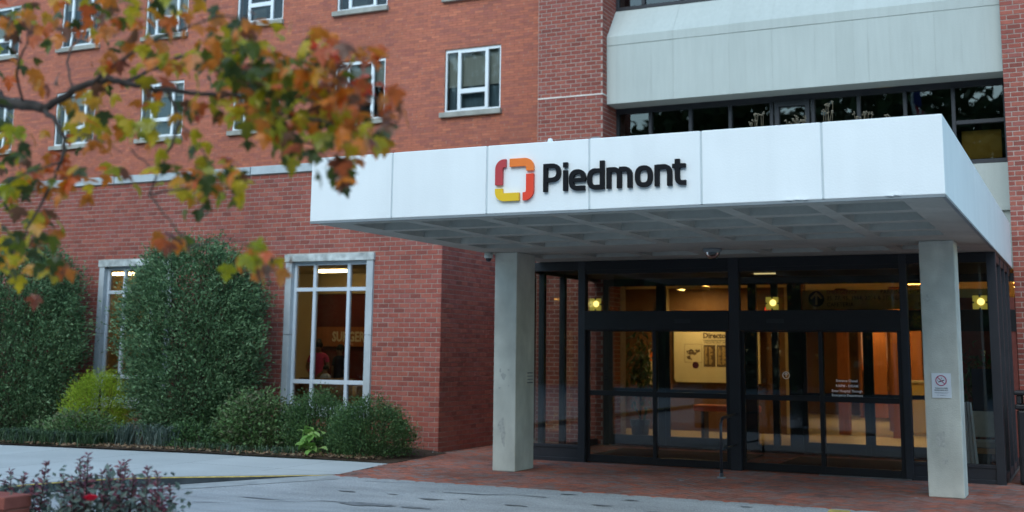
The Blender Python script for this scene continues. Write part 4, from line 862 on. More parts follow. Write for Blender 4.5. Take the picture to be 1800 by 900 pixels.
# ---- people and seat inside the wing window
def figure(name, label, base, pose, scale, cloth, trousers, facing=0):
    """one skinned body: joints (name: parent, xyz, radius) in metres for a 1.7 m person, front towards -y"""
    J = dict(pelvis=(None, (0, 0, .92), .13), waist=('pelvis', (0, 0, 1.05), .115), chest=('waist', (0, .0, 1.25), .14), upper=('chest', (0, .01, 1.40), .10), neck=('upper', (0, 0, 1.48), .052), skull=('neck', (0, -.015, 1.56), .075), crown=('skull', (0, -.01, 1.645), .07))
    for s, t in ((-1, 'l'), (1, 'r')):
        J.update({'sh'+t: ('upper', (s*.17, .01, 1.39), .058), 'el'+t: ('sh'+t, pose.get('el'+t, (s*.22, .02, 1.11)), .042), 'wr'+t: ('el'+t, pose.get('wr'+t, (s*.22, -.04, .87)), .028)})
        wv = Vector(pose.get('wr'+t, (s*.22, -.04, .87))); d = (wv-Vector(pose.get('el'+t, (s*.22, .02, 1.11)))).normalized(); sd_ = d.cross(Vector((0, 1, 0))).normalized() if abs(d.y) < .9 else Vector((1, 0, 0))
        J['pa'+t] = ('wr'+t, tuple(wv+d*.07), .030)
        for k in range(4): J['f%d%s' % (k, t)] = ('pa'+t, tuple(wv+d*.115+sd_*(k-1.5)*.021), .009); J['g%d%s' % (k, t)] = ('f%d%s' % (k, t), tuple(wv+d*(.15+.012*(1.5-abs(k-1.5)))+sd_*(k-1.5)*.021+Vector((0, -.018, 0))), .008)
        J['th'+t] = ('wr'+t, tuple(wv+d*.05-sd_*.045*s+Vector((0, -.015, 0))), .010); J['ti'+t] = ('th'+t, tuple(wv+d*.085-sd_*.05*s+Vector((0, -.03, 0))), .008)
        J.update({'hi'+t: ('pelvis', (s*.09, 0, .86), .095), 'kn'+t: ('hi'+t, (s*.10, -.01, .48), .062), 'an'+t: ('kn'+t, (s*.10, .02, .09), .042), 'to'+t: ('an'+t, (s*.11, -.13, .04), .035)})
    lean = pose.get('lean', 0)
    def tr(p):
        p = Vector(p)
        if p.z > .95 and lean: p = Vector((0, 0, .95))+Matrix.Rotation(lean, 3, 'X') @ (p-Vector((0, 0, .95)))
        return p*scale
    keys = list(J); me = bpy.data.meshes.new(name); me.from_pydata([tr(J[k][1]) for k in keys], [(keys.index(k), keys.index(J[k][0])) for k in keys if J[k][0]], [])
    o = bpy.data.objects.new(name, me); COL.objects.link(o); sk_ = o.modifiers.new('skin', 'SKIN'); ss = o.modifiers.new('sub', 'SUBSURF'); ss.levels = ss.render_levels = 1
    for i, k in enumerate(keys): me.skin_vertices[0].data[i].radius = (J[k][2]*scale,)*2; me.skin_vertices[0].data[i].use_root = (k == 'pelvis')
    bpy.context.view_layer.update(); body = bpy.data.meshes.new_from_object(o.evaluated_get(bpy.context.evaluated_depsgraph_get())); bpy.data.objects.remove(o)
    body.materials.clear()
    for m in ('skin', cloth, trousers): body.materials.append(MT[m])
    inv = Matrix.Rotation(-lean, 3, 'X')
    for p in body.polygons:
        c = p.center/scale; q = Vector((0, 0, .95))+inv @ (c-Vector((0, 0, .95))) if c.z > .95 else c
        near_arm = min((Vector(J[k][1])-q).length for k in ('ell', 'elr', 'wrl', 'wrr', 'pal', 'par'))
        p.material_index = 0 if (q.z > 1.47 or near_arm < .13 or q.z < .08) else (1 if q.z > .90 else 2); p.use_smooth = True
    rot = Matrix.Rotation(facing, 4, 'Z'); body.transform(rot); body.name = name
    per = put('person', body, None, base, label=label, cat='person')
    hd = tr((0, -.012, 1.60)); 
    def ell(nm, c, r, m, n=10):
        mb = MB(); mb.lathe((0, 0, 0), [(math.sin(R(180*k/n)), math.cos(R(180*k/n))) for k in range(n+1)], 14); e = mb.mesh(nm, m); e.transform(rot @ Matrix.Translation(c) @ Matrix.Diagonal((*r, 1))); put(nm, e, per, base, smooth=True)
    s = scale
    ell('hair', hd+Vector((0, .028, .035))*s, (.092*s, .098*s, .098*s), 'hair')
    if pose.get('bun'): ell('hair_bun', hd+Vector((0, .06, .13))*s, (.05*s, .05*s, .045*s), 'hair')
    for sx in (-1, 1): ell('eye', hd+Vector((sx*.03, -.078, .0))*s, (.012*s, .008*s, .008*s), 'eye', 6); ell('ear', hd+Vector((sx*.078, .01, -.01))*s, (.012*s, .022*s, .03*s), 'skin', 6)
    ell('nose', hd+Vector((0, -.088, -.03))*s, (.013*s, .018*s, .02*s), 'skin', 6); ell('mouth', hd+Vector((0, -.074, -.062))*s, (.022*s, .008*s, .007*s), 'lip', 6)
    return per
figure('person', 'person in a pink top bending forward inside the right wing window', (-13.02, 18.75, .30), dict(ell=(-.24, -.04, 1.16), wrl=(-.12, -.24, 1.02), elr=(.23, -.06, 1.16), wrr=(.10, -.26, 1.05), lean=.16, bun=True), .86, 'pinkcloth', 'darkcloth', R(25))
figure('person', 'person in dark clothes standing behind the one in pink', (-12.93, 19.3, .30), dict(), .82, 'darkcloth', 'darkcloth', R(-10))
figure('person', 'child in a pale top held in front of the person in pink', (-12.66, 18.45, .30), dict(), .60, 'palecloth', 'darkcloth', R(-15))
sf = thing('waiting_chair', 'wooden-sided waiting room seat with brown upholstery at window', 'seat', (-12.3, 18.0, .3))
MB().box(-12.75, -11.6, 17.75, 17.87, .62, 1.12).build('backrest', 'upholstery', sf, bevel=.02); MB().box(-12.75, -11.6, 17.87, 18.35, .58, .72).build('seat', 'upholstery', sf, bevel=.02)
for x in (-12.86, -11.55): MB().box(x-.05, x+.05, 17.72, 18.35, .304, 1.0).build('arm', 'chairwood', sf, bevel=.02)
sf = thing('waiting_chair', 'pale wooden seat side at the left bottom of right window', 'seat', (-13.3, 18.3, .3))
MB().box(-13.45, -13.05, 18.0, 18.08, .5, 1.05).build('backrest', 'chairwood', sf, bevel=.02); MB().box(-13.45, -13.05, 18.08, 18.45, .52, .62).build('seat', 'upholstery', sf, bevel=.02); MB().box(-13.42, -13.08, 18.05, 18.4, .304, .5).build('base', 'chairwood', sf)
# ================================================================== PLANTS
def at(px, py, Y):
    d = rt*((px-900)/F_PX)-up*((py-CY_PX)/F_PX)+fw; return CAM+d*((Y-CAM.y)/d.y)
def leafset(mb, C, D, size, wr=.45, fold=.12, rnd=None, jit=.6):
    """rhombic folded leaves: centres C, main directions D (both n x 3)"""
    n = len(C); D = D+rng.normal(0, jit, (n, 3)); D /= np.linalg.norm(D, axis=1)[:, None]+1e-9
    N = rng.normal(0, .7, (n, 3))+np.array([0, 0, .9]); N -= D*(N*D).sum(1)[:, None]; N /= np.linalg.norm(N, axis=1)[:, None]+1e-9
    Sd = np.cross(D, N); s = (size*rng.uniform(.65, 1.25, n))[:, None]
    V = np.stack([C, C+D*s*.45+Sd*s*wr*.5+N*s*fold, C+D*s, C+D*s*.45-Sd*s*wr*.5+N*s*fold], 1).reshape(-1, 3)
    b = np.arange(n)*4; Fc = np.concatenate([np.stack([b, b+1, b+2], 1), np.stack([b, b+2, b+3], 1)])
    r = rng.random(n) if rnd is None else rnd; mb.arr(V, Fc, np.concatenate([r, r]))
def shrub(name, label, cat, c, prof, nclump, per, size, mat, lump=.12, wr=.45, spread=.09, group=None, stems=6, upb=.5, seed=1, shoots=0):
    """prof: list of (z, half width x, half depth y)"""
    t = thing(name, label, cat, (c[0], c[1], .03), group); g = np.random.default_rng(seed)
    z = np.array([p[0] for p in prof]); wx = np.array([p[1] for p in prof]); wy = np.array([p[2] for p in prof])
    zz = np.interp(g.random(nclump), np.cumsum(np.r_[0, np.diff(z)*(wx[1:]+wx[:-1]+.15)])/np.sum(np.diff(z)*(wx[1:]+wx[:-1]+.15)), z)
    th = g.random(nclump)*2*np.pi; ph = g.random(6)*6.28
    lum = 1+lump*(np.sin(3*th+4.1*zz+ph[0])*.5+np.sin(7*th-6.7*zz+ph[1])*.35+np.sin(11*th+9.3*zz+ph[2])*.25+np.sin(5.3*zz+ph[3])*.3)
    sh = 1-np.abs(g.normal(0, .16, nclump)); sh = np.where(g.random(nclump) < .25, sh*.75, sh)
    px = c[0]+np.cos(th)*np.interp(zz, z, wx)*lum*sh; py = c[1]+np.sin(th)*np.interp(zz, z, wy)*lum*sh
    P = np.stack([px, py, zz], 1); out = np.stack([np.cos(th), np.sin(th), np.full(nclump, upb)], 1)
    tone = np.clip(g.normal(.5, .3, nclump), 0, 1)
    C = np.repeat(P, per, 0)+g.normal(0, spread, (nclump*per, 3)); keep = C[:, 2] > .03; C = C[keep]
    mb = MB(); leafset(mb, C, np.repeat(out, per, 0)[keep], np.full(len(C), size), wr, rnd=np.clip(np.repeat(tone, per)[keep]+g.normal(0, .22, len(C)), 0, .999))
    sb = MB()
    for k in range(shoots):                        # stray shoots standing out of the clipped outline
        a = g.random()*6.28; zk = float(np.interp(g.random()**.5, [0, 1], [z[2], z[-1]])); p = Vector((c[0]+math.cos(a)*np.interp(zk, z, wx)*.95, c[1]+math.sin(a)*np.interp(zk, z, wy)*.95, zk)); d = Vector((math.cos(a)*.5, math.sin(a)*.5, 1)).normalized()*g.uniform(.12, .32)
        sb.tube([p-d*.5, p+d*.5, p+d], [.006, .004, .002], 4); n_ = 16; q = g.random(n_); leafset(mb, np.array([list(p+d*float(u)) for u in q])+g.normal(0, .02, (n_, 3)), np.tile(np.array(d), (n_, 1)), np.full(n_, size*.85), wr, rnd=np.clip(g.normal(.65, .2, n_), 0, .999))
    mb.build('foliage', mat, t)
    for k in range(stems):
        a = g.random()*6.28; k2 = int(len(z)*.75); e = (c[0]+math.cos(a)*wx[k2]*.6, c[1]+math.sin(a)*wy[k2]*.6, z[k2]); sb.tube([(c[0]+.1*math.cos(a), c[1]+.1*math.sin(a), .0), (c[0]+math.cos(a)*wx[1]*.3, c[1]+math.sin(a)*wy[1]*.3, z[k2]*.4), e], [.025, .02, .008], 5)
    sb.build('branch', 'stem', t); return t
shrub('holly_shrub', 'large upright clipped evergreen shrub between the two wing windows', 'shrub', (-13.95, 16.25), [(.12, .7, .4), (.5, .98, .6), (1.0, 1.2, .72), (1.9, 1.40, .8), (2.5, 1.36, .78), (2.9, 1.18, .7), (3.22, .8, .5), (3.42, .3, .2)], 2900, 15, .072, 'holly', seed=3, lump=.15, stems=9, shoots=70)
shrub('holly_shrub', 'dark tall evergreen shrub at the left edge of the photo', 'shrub', (-18.25, 16.2), [(.12, 1.0, .45), (.5, 1.35, .6), (1.2, 1.62, .75), (2.0, 1.75, .8), (2.7, 1.6, .75), (3.1, 1.25, .6), (3.45, .7, .4)], 2900, 15, .072, 'holly', seed=5, lump=.15, stems=9, shoots=60)
shrub('evergreen_shrub', 'dense dark rounded shrub at the right end of the bed', 'shrub', (-10.02, 15.85), [(.03, .55, .5), (.25, .66, .58), (.5, .62, .55), (.7, .42, .4), (.85, .12, .15)], 950, 18, .042, 'boxleaf', seed=8, group='small shrubs along the bed', spread=.06, upb=.9)
shrub('evergreen_shrub', 'loose dark shrub in front of the right wing window', 'shrub', (-11.12, 16.05), [(.03, .45, .4), (.3, .60, .5), (.6, .5, .4), (.78, .3, .3), (.92, .08, .1)], 800, 17, .042, 'boxleaf', seed=9, group='small shrubs along the bed', spread=.07, upb=1.1, lump=.2)
shrub('broadleaf_shrub', 'mid green broad-leaved shrub left of the right window', 'shrub', (-12.25, 16.0), [(.03, .55, .4), (.3, .78, .5), (.55, .70, .45), (.75, .45, .3), (.88, .15, .15)], 480, 14, .072, 'mixleaf', seed=11, group='small shrubs along the bed', wr=.55, spread=.08, lump=.2)
shrub('golden_cypress', 'bright yellow-green cypress bush at the foot of left window', 'shrub', (-15.75, 16.05), [(.05, .4, .35), (.3, .6, .5), (.6, .64, .5), (.9, .48, .4), (1.12, .18, .15)], 800, 18, .05, 'goldleaf', seed=12, wr=.22, spread=.06, upb=1.0, lump=.22)
shrub('low_shrub', 'low green ground bush in front of the bright cypress', 'shrub', (-15.55, 15.45), [(.02, .7, .3), (.18, .95, .4), (.34, .7, .3), (.46, .2, .1)], 380, 14, .06, 'mixleaf', seed=13, wr=.4, spread=.07, upb=.8, lump=.25)
shrub('creeping_shrub', 'small low green shrub in the bed under the tall evergreen', 'shrub', (-13.2, 15.5), [(.02, .5, .25), (.14, .6, .3), (.3, .4, .2), (.4, .1, .1)], 180, 12, .055, 'boxleaf', seed=14, spread=.06, lump=.25)
def blades(mb, x, y, n, h, sp, z0=.03):
    for k in range(n):
        a = random.random()*6.283; l = h*random.uniform(.6, 1.1); b = Vector((x+random.gauss(0, sp), y+random.gauss(0, sp), z0)); o = Vector((math.cos(a), math.sin(a), 0)); s = Vector((-o.y, o.x, 0))*.006; r = random.random()
        m1 = b+o*l*.25+Vector((0, 0, l*.65)); m2 = b+o*l*.62+Vector((0, 0, l*.72))
        mb.poly([b-s, b+s, m1+s, m1-s], r); mb.poly([m1-s, m1+s, m2], r)
mb = MB()
for k in range(330):
    x = random.uniform(-17.0, -14.6); y0 = interp(BEDE, x); blades(mb, x, y0+random.uniform(.12, .75), 12, .28, .05)
for k in range(60):
    x = random.uniform(-13.0, -11.0); y0 = interp(BEDE, x); blades(mb, x, y0+random.uniform(.1, .35), 8, .17, .04)
mb.build('ground_cover_grass', 'grassblade', None, kind='stuff', label='dark green grassy ground cover along the front of the bed', cat='grass')
for i, (x, y, lab) in enumerate(((-14.45, 15.35, 'grey-green strappy plant left of the bed middle'), (-13.95, 15.45, 'grey-green strappy plant below the tall evergreen shrub'), (-13.5, 15.3, 'grey-green strappy plant nearest the paving, bed middle'))):
    t = thing('strappy_plant', lab, 'plant', (x, y, .03), group='grey-green strappy plants'); mb = MB(); blades(mb, x, y, 150, .48, .09); mb.build('foliage', 'greyblade', t)
t = thing('broad_leaf_plant', 'bright green broad-leaved plant between two dark shrubs', 'plant', (-10.75, 15.35, .03))
vm = []
for k in range(6):
    mb = MB(); n = 6; r = (k+.5)/6
    for j in range(n):
        a, b = j/n, (j+1)/n; wv = lambda q: .085*math.sin(math.pi*min(1, q*.96+.02))**.7; zc = lambda q: .10*q-.17*q*q
        for s in (-1, 1): mb.poly([(a*.22, 0, zc(a)), (b*.22, 0, zc(b)), (b*.22, s*wv(b), zc(b)+.03), (a*.22, s*wv(a), zc(a)+.03)], r)
    vm.append(mb.mesh('leaf', 'brightleaf'))
for k in range(30):
    o = put('leaf', vm[k % 6], t, (-10.72+random.gauss(0, .07), 15.30+random.gauss(0, .05), .06+.36*random.random()), smooth=True); o.rotation_euler = (random.gauss(0, .3), random.gauss(-.1, .45), random.uniform(-3.9, .8)); o.scale = (random.uniform(.5, .85),)*3
# leaf litter on the bed
mb = MB(); n = 1500; xs = rng.uniform(-18.5, -9.5, n); C = np.stack([xs, [interp(BEDE, x)+abs(rng.normal(.05, .25)) for x in xs], np.full(n, .045)], 1); C[:, 2] += .02*rng.random(n)
leafset(mb, C, np.concatenate([rng.normal(0, 1, (n, 2)), np.zeros((n, 1))], 1), np.full(n, .06), .6, .1, jit=.1); mb.build('leaf_litter', 'litter', bed, kind='stuff')
# ---- low brick wall, rose bed
mb = MB(); RX, RY = -6, 6.2
for k in range(28):
    a, b = R(360*k/28), R(360*(k+1)/28)
    mb.poly([(RX, RY, -.02), (RX+1.6*math.cos(a), RY+1.0*math.sin(a), -.10), (RX+1.6*math.cos(b), RY+1.0*math.sin(b), -.10)])
mb.build('flower_bed', 'soil', kind='structure')
lw = thing('low_brick_wall', 'end of a low brown-red brick wall beside the roses', 'wall', (-7.4, 5.9, -.12))
MB().box(-8.6, -6.436, 5.788, 5.996, -.12, .575).build('core', 'old_mortar', lw)
for b in lay((0, 5.79, 0), 0, (-8.6, -6.432), (-.11, .565), [], .203, .075, .01)+lay((-6.438, 0, 0), R(90), (5.786, 5.998), (-.11, .565), [], .212, .075, .01):
    mb = MB(); brick_geo(mb, (0, 0, 0), b[1], b[2], b[3], .008, .004, random.random()); put('brick', mb.mesh('brick', 'brick'), lw, b[0])
x = -6.43
while x > -8.5:
    MB().box(x-.092, x, 5.775, 6.005, .566, .650, random.random()).build('brick', 'brick', lw, bevel=.008); x -= .1
def rosebush(lab, shoots, flower=None):
    bx = sum(s[0] for s in shoots)/len(shoots); b0 = at(bx, 900, 6.1); base = (b0.x, 6.15, -.06)
    t = thing('rose_bush', lab, 'rose bush', base, group='rose bushes in the front bed'); st, lv, nv = MB(), MB(), MB()
    for sx, sy, Y in shoots:
        top = at(sx, sy, Y); p0 = Vector((base[0]+(top.x-base[0])*.25, base[1]+random.uniform(-.08, .08), -.05)); mid = p0.lerp(top, .55)+Vector((random.uniform(-.04, .04), 0, .03))
        path = [p0, mid, top]; st.tube(path, [.008, .006, .003], 5)
        n = 52; q = np.linspace(.52, 1.0, n); C = np.array([list(p0*(1-k)**2+mid*2*k*(1-k)*1.0+top*k**2) for k in q])
        a = np.arange(n)*2.4; D = np.stack([np.cos(a), np.sin(a), np.full(n, .5)], 1); leafset(nv, C, D, np.linspace(.075, .04, n), .46, .15, jit=.3)
        for rep in range(4):
            n = 46; q = rng.uniform(.30, .80, n); C = np.array([list(p0*(1-k)**2+mid*2*k*(1-k)+top*k**2) for k in q])+rng.normal(0, .075, (n, 3)); a = rng.random(n)*6.28
            leafset(lv, C, np.stack([np.cos(a), np.sin(a), np.full(n, .25)], 1), np.full(n, .052), .6, .12)
    st.build('stem', 'stem', t); lv.build('foliage', 'roseleaf', t); nv.build('new_foliage', 'rosenew', t, label='purple-red new shoots at the top of the bush')
    if flower:
        c = at(*flower); fl = MB()
        for ring in range(4):
            for k in range(5):
                a = 6.283*(k+.5*ring)/5; r0, r1, hz = .004+.004*ring, .012+.009*ring, .028-.004*ring; d = Vector((math.cos(a), math.sin(a), 0)); s = Vector((-d.y, d.x, 0))*(.010+.006*ring)
                fl.poly([c+d*r0-s*.4+Vector((0, 0, -.012)), c+d*r0+s*.4+Vector((0, 0, -.012)), c+d*r1+s+Vector((0, 0, hz-.01)), c+d*(r1+.006)+Vector((0, 0, hz)), c+d*r1-s+Vector((0, 0, hz-.01))], random.random())
        fl.build('flower', 'rose', t); MB().tube([c+Vector((0, .01, -.2)), c+Vector((0, 0, -.012))], .004, 5).build('flower_stalk', 'stem', t)
rosebush('leftmost rose bush, right beside the low brick wall', [(18, 828, 6.2), (42, 836, 6.1), (82, 812, 6.0), (62, 846, 6.3), (8, 846, 6.2)])
rosebush('rose bush with one red bloom and the tallest dark shoots', [(140, 806, 6.1), (155, 800, 6.0), (112, 836, 6.2), (128, 842, 6.0), (152, 838, 6.3)], (160, 876, 5.75))
rosebush('rose bush with purple shoots right of the red bloom', [(190, 818, 6.2), (212, 818, 6.0), (222, 811, 6.2), (178, 830, 6.0), (235, 838, 6.1)])
rosebush('rightmost rose bush, smaller and more open', [(260, 822, 6.2), (276, 832, 6.0), (300, 854, 6.2), (286, 860, 6.0), (250, 858, 6.1), (268, 868, 6.0)])
# ---- maple reaching in from the left
mp = thing('maple_tree', 'maple with autumn leaves reaching in from the left', 'tree', (-6.4, 4.0, -.11))
def branch(pts, r0, r1, n=7):
    P = [at(*p) if len(p) == 3 else Vector(p[:3]) for p in pts]; Q = []
    for i in range(len(P)-1):
        a, b, c, d = P[max(i-1, 0)], P[i], P[i+1], P[min(i+2, len(P)-1)]
        for k in range(4):
            t = k/4; Q.append(.5*((2*b)+(c-a)*t+(2*a-5*b+4*c-d)*t*t+(3*b-a-3*c+d)*t**3))
    Q.append(P[-1]); Q = [q+Vector((random.gauss(0, .004), random.gauss(0, .004), random.gauss(0, .004))) for q in Q]
    return Q, [r0+(r1-r0)*i/(len(Q)-1) for i in range(len(Q))]
W4 = lambda x, y, z: (x, y, z, 0)
MB().tube(*branch([W4(-6.4, 4.0, -.15), W4(-6.38, 4.02, .6), W4(-6.3, 4.0, 1.4), W4(-6.2, 4.05, 2.2), W4(-6.1, 4.1, 3.0), W4(-6.25, 4.2, 4.0), W4(-6.1, 4.3, 5.0)], .12, .03), 10).build('trunk', 'bark', mp, smooth=True)
limbs = [([W4(-6.25, 4.03, 1.9), W4(-5.7, 4.1, 2.45), (-30, 176, 4.15), (0, 180, 4.15), (40, 183, 4.15), (80, 190, 4.15)], .045, .025),
 ([(78, 190, 4.15), (120, 165, 4.15), (165, 143, 4.15), (200, 140, 4.2), (235, 150, 4.2), (290, 158, 4.2), (350, 165, 4.25), (420, 170, 4.25), (470, 195, 4.25), (510, 230, 4.2), (560, 265, 4.2), (600, 300, 4.15)], .021, .003),
 ([(76, 190, 4.15), (98, 215, 4.1), (112, 245, 4.1), (108, 285, 4.1), (80, 345, 4.05), (52, 398, 4.0), (20, 450, 4.0)], .014, .004),
 ([(290, 158, 4.2), (308, 190, 4.2), (316, 212, 4.2), (300, 258, 4.15), (280, 305, 4.15), (265, 342, 4.1), (298, 388, 4.1), (332, 432, 4.05)], .009, .003),
 ([(215, 146, 4.2), (270, 122, 4.3), (320, 100, 4.35), (400, 88, 4.4), (480, 95, 4.4), (560, 118, 4.35), (630, 158, 4.3), (700, 185, 4.3)], .010, .003),
 ([(400, 168, 4.25), (450, 150, 4.35), (520, 150, 4.45), (590, 168, 4.5), (650, 195, 4.5), (700, 215, 4.5)], .008, .003),
 ([(470, 195, 4.25), (520, 205, 4.1), (580, 215, 4.05), (640, 235, 4.0)], .007, .003),
 ([(130, 160, 4.15), (120, 110, 4.2), (135, 60, 4.3), (170, 10, 4.4), (190, -40, 4.4)], .006, .003),
 ([(40, 183, 4.15), (30, 120, 4.0), (50, 60, 3.9), (40, 0, 3.9)], .007, .003),
 ([(165, 143, 4.15), (220, 100, 4.0), (300, 60, 3.95), (380, 30, 3.95), (440, 30, 3.95)], .009, .003),
 ([(316, 212, 4.2), (350, 260, 4.15), (380, 300, 4.1)], .005, .002), ([(265, 342, 4.1), (300, 335, 4.05), (360, 330, 4.0), (410, 350, 4.0)], .006, .002), ([(230, 262, 4.2), (262, 290, 4.2), (288, 305, 4.15)], .004, .002),
 ([(112, 245, 4.1), (160, 240, 4.0), (215, 268, 4.0)], .006, .002), ([(332, 432, 4.05), (400, 420, 4.0), (470, 445, 3.9)], .004, .002), ([(108, 285, 4.1), (60, 300, 3.9), (10, 320, 3.9)], .006, .003),
 ([W4(-6.15, 4.1, 2.6), W4(-6.0, 3.7, 3.4), W4(-5.6, 3.6, 4.2)], .04, .01), ([W4(-6.2, 4.15, 3.2), W4(-6.9, 4.5, 3.9), W4(-7.4, 4.7, 4.8)], .035, .01), ([W4(-6.2, 4.2, 3.9), W4(-5.6, 4.8, 4.7), W4(-5.0, 5.2, 5.2)], .03, .008)]
for l_, a, b in limbs: MB().tube(*branch(l_, a, b), 7).build('branch', 'bark', mp, smooth=True)
HALF = [(.09, -.03), (.30, -.10), (.26, .06), (.38, .08), (.60, .30), (.44, .33), (.47, .45), (.25, .42), (.23, .52), (.31, .66), (.17, .70)]
OUT = [(0, 0)]+HALF+[(0, 1.0)]+[(-x, y) for x, y in HALF[::-1]]
def mapleleaf(mb, mat4, r, curl, cup):
    f = lambda x, y: mat4 @ Vector((x, y, -curl*(x*x*1.2+(y-.25)**2*.8)+cup*abs(x)))
    c = f(0, .30); n = len(OUT)
    for k in range(n): mb.poly([c, f(*OUT[k]), f(*OUT[(k+1) % n])], r)
    mb.poly([f(-.012, 0), f(.012, 0), mat4 @ Vector((.008, -.45, -.1)), mat4 @ Vector((-.008, -.45, -.1))], r)
lv_mesh = {}
def leafmesh(ci):
    key = (ci, random.randrange(3))
    if key not in lv_mesh:
        mb = MB(); mapleleaf(mb, Matrix.Identity(4), min(.999, max(0, ci/8+random.uniform(-.05, .05))), (.25, .5, .9)[key[1]], (.1, .25, -.1)[key[1]]); lv_mesh[key] = mb.mesh('leaf', 'maple')
    return lv_mesh[key]
G, YG, YE, AM, OR, RO, RD, BR = 0, 2, 3, 4, 5, 6, 7, 8
CL = [(60, 28, 85, 40, 18, (OR, BR, G, 1, AM)), (190, 30, 80, 32, 17, (OR, RO, BR, 1)), (300, 25, 60, 30, 9, (OR, G, AM)), (250, 95, 55, 32, 9, (YG, YE, 1, OR)), (345, 92, 65, 35, 13, (YG, YE, 1, OR)),
 (430, 52, 60, 28, 13, (OR, AM, YE, BR)), (420, 112, 75, 42, 28, (YG, YE, 1, G, G)), (490, 152, 70, 48, 34, (G, 1, YG, G, OR)), (550, 105, 52, 38, 16, (AM, OR, YE, 1)), (590, 82, 24, 20, 5, (RD, RO)),
 (575, 165, 45, 40, 16, (G, OR, YE, BR)), (635, 160, 42, 30, 12, (OR, RO, RD, BR)), (690, 172, 22, 32, 6, (OR, RO)), (610, 215, 50, 36, 16, (YE, OR, YG, BR)), (640, 245, 25, 18, 5, (YE, AM)), (470, 205, 52, 38, 16, (G, YG, 1, OR)),
 (535, 245, 45, 28, 11, (G, 1, YG)), (590, 285, 32, 20, 8, (G, BR, 1)), (600, 315, 14, 12, 2, (BR, G)), (410, 178, 55, 25, 9, (YE, YG, OR)), (50, 110, 55, 42, 7, (OR, BR, G)), (18, 245, 30, 50, 9, (G, YG, OR)),
 (60, 310, 58, 28, 13, (G, 1, OR)), (25, 340, 22, 22, 5, (YG, G)), (160, 228, 55, 22, 8, (YE, AM, OR)), (208, 300, 24, 14, 4, (YG, YE)), (125, 300, 42, 32, 9, (OR, RO, AM)), (155, 185, 45, 22, 6, (YE, AM)),
 (255, 222, 42, 26, 7, (YE, YG)), (333, 195, 20, 15, 3, (RD, RO, G)), (320, 245, 24, 16, 3, (YG, YE)), (350, 318, 48, 34, 21, (G, 1, YG, G)), (405, 298, 20, 24, 6, (G, YE)), (300, 418, 28, 12, 5, (OR, G, BR)), (425, 338, 20, 20, 3, (G, YE)),
 (430, 448, 28, 14, 5, (YG, OR)), (475, 458, 32, 18, 7, (OR, BR, G)), (460, 425, 14, 10, 2, (YG,)), (40, 440, 55, 46, 21, (G, 1, YE, AM)), (110, 468, 24, 14, 3, (RO, OR)), (620, 85, 34, 18, 4, (BR, OR)), (200, 120, 50, 30, 6, (RO, BR, G)), (655, 100, 20, 10, 2, (BR, OR)), (270, 165, 40, 20, 4, (RO, YE)), (80, 385, 50, 25, 5, (G, OR))]
allv = []
for cx, cy, rx, ry, n, cols in CL:
    for k in range(int(n*2.8)):
        px, py = cx+random.gauss(0, rx*.58), cy+random.gauss(0, ry*.62); c_ = random.choice(cols); c_ = random.choice((YG, YE, AM, 1, 0, 0)) if c_ == G and random.random() < .5 else (random.choice((OR, RO, BR, OR, YE, 0)) if random.random() < .35 else c_); allv.append((at(px, py, 4.2+random.uniform(-.35, .4)), c_))
random.shuffle(allv); restl = MB()
def leafmat(p, s):
    a = random.uniform(0, 6.283); pitch = random.gauss(-1.15, .4) if random.random() < .6 else random.gauss(-.35, .35); return Matrix.Translation(p) @ Matrix.Rotation(a, 4, 'Z') @ Matrix.Rotation(pitch, 4, 'X') @ Matrix.Rotation(random.gauss(0, .55), 4, 'Y') @ Matrix.Diagonal((s, s, s, 1))
for i, (p, ci) in enumerate(allv):
    s = random.uniform(.052, .098); mt = leafmat(p, s)
    if i < 300:
        o = put('leaf', leafmesh(ci), mp, p); o.rotation_euler = mt.to_euler(); o.scale = (s, s, s)
    else: mapleleaf(restl, mt, min(.999, ci/8), random.uniform(.2, .8), random.uniform(-.1, .25))
for k in range(520):
    l_ = random.choice(((-5.6, 3.6, 4.3, .5), (-7.2, 4.6, 4.6, .6), (-5.2, 5.1, 5.1, .5), (-6.2, 4.3, 5.0, .6), (-6.0, 3.5, 3.5, .4), (-7.0, 4.5, 3.4, .45)))
    mapleleaf(restl, leafmat(Vector(l_[:3])+Vector([random.gauss(0, l_[3]) for q in range(3)]), random.uniform(.06, .11)), random.random(), random.uniform(.2, .8), .1)
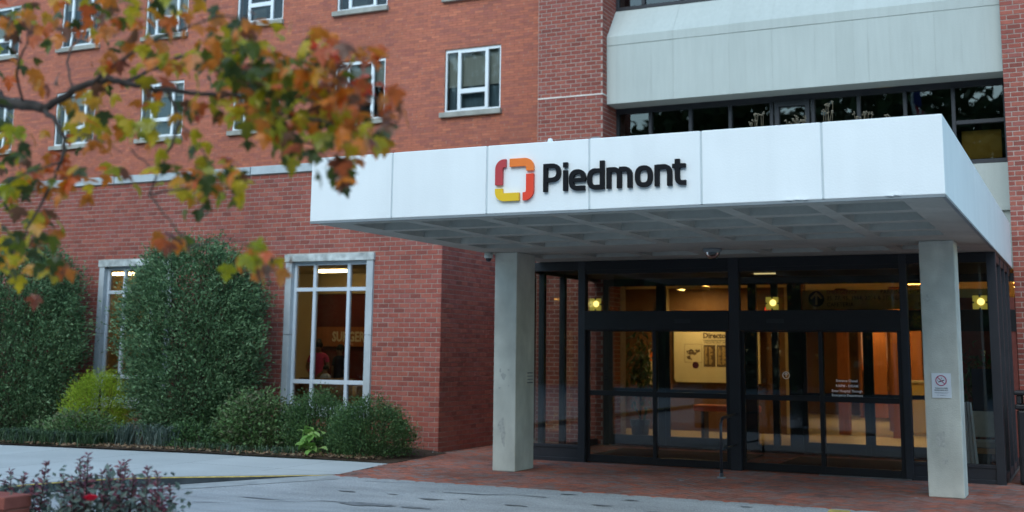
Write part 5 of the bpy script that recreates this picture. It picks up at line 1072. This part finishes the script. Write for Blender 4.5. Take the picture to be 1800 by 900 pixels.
restl.build('foliage', 'maple', mp, kind='stuff')
# ---- belt of street trees across the road, behind the camera (seen in the glass)
tb, tk = MB(), MB()
for k in range(15):
    x = -42+6*k+random.uniform(-2, 2); y = random.uniform(-34, -22); h = random.uniform(15, 23); tk.tube([(x, y, -.4), (x+.2, y, h*.35), (x, y, h*.6)], [.25, .2, .1], 7, .3)
    n = 6000; u = rng.normal(0, 1, (n, 3)); u /= np.linalg.norm(u, axis=1)[:, None]; rr = rng.random(n)**.4; C = np.array([x, y, h*.47])+u*rr[:, None]*np.array([5.2, 4.2, h*.52]); leafset(tb, C, u, np.full(n, .85), .6, .1)
n = 34000; C = np.stack([rng.uniform(-48, 46, n), rng.uniform(-27, -20, n), rng.uniform(-.1, 1, n)*14.5], 1); leafset(tb, C, rng.normal(0, 1, (n, 3)), np.full(n, .9), .6, .1)
tw = thing('tree_belt', 'belt of street trees across the road, reflected in the glass', 'trees', (0, -28, -.35)); tw['kind'] = 'stuff'
for o in (tb.build('crown', 'treeleaf', tw, kind='stuff'), tk.build('trunk', 'bark', tw, kind='stuff')): pass
# flag across the road whose reflection shows in the upper window
fv = at(1613, 190, 54); fl = thing('flag_on_pole', 'striped flag hanging limp on a pole, reflected in the upper window', 'flag', (fv.x, -12, -.2))
MB().tube([(fv.x-.2, -12, -.2), (fv.x-.2, -12, fv.z+1.6)], .05, 8).build('pole', 'steel', fl)
for i in range(7): 
    mb = MB(); x0 = fv.x-.15+.09*i; mb.prism([(x0, -12, fv.z-1.1-.05*i), (x0+.085, -12+.04*(-1)**i, fv.z-1.15-.05*i), (x0+.085, -12+.04*(-1)**i, fv.z+.2-.12*i), (x0, -12, fv.z+.3-.12*i)], (0, .01, 0)); mb.build('stripe', 'flagred' if i % 2 else 'flagwhite', fl)
MB().prism([(fv.x-.16, -12.06, fv.z+.3), (fv.x+.1, -12.06, fv.z+.1), (fv.x+.12, -12.06, fv.z+.7), (fv.x-.16, -12.06, fv.z+1.4)], (0, .02, 0)).build('canton', 'flagblue', fl)
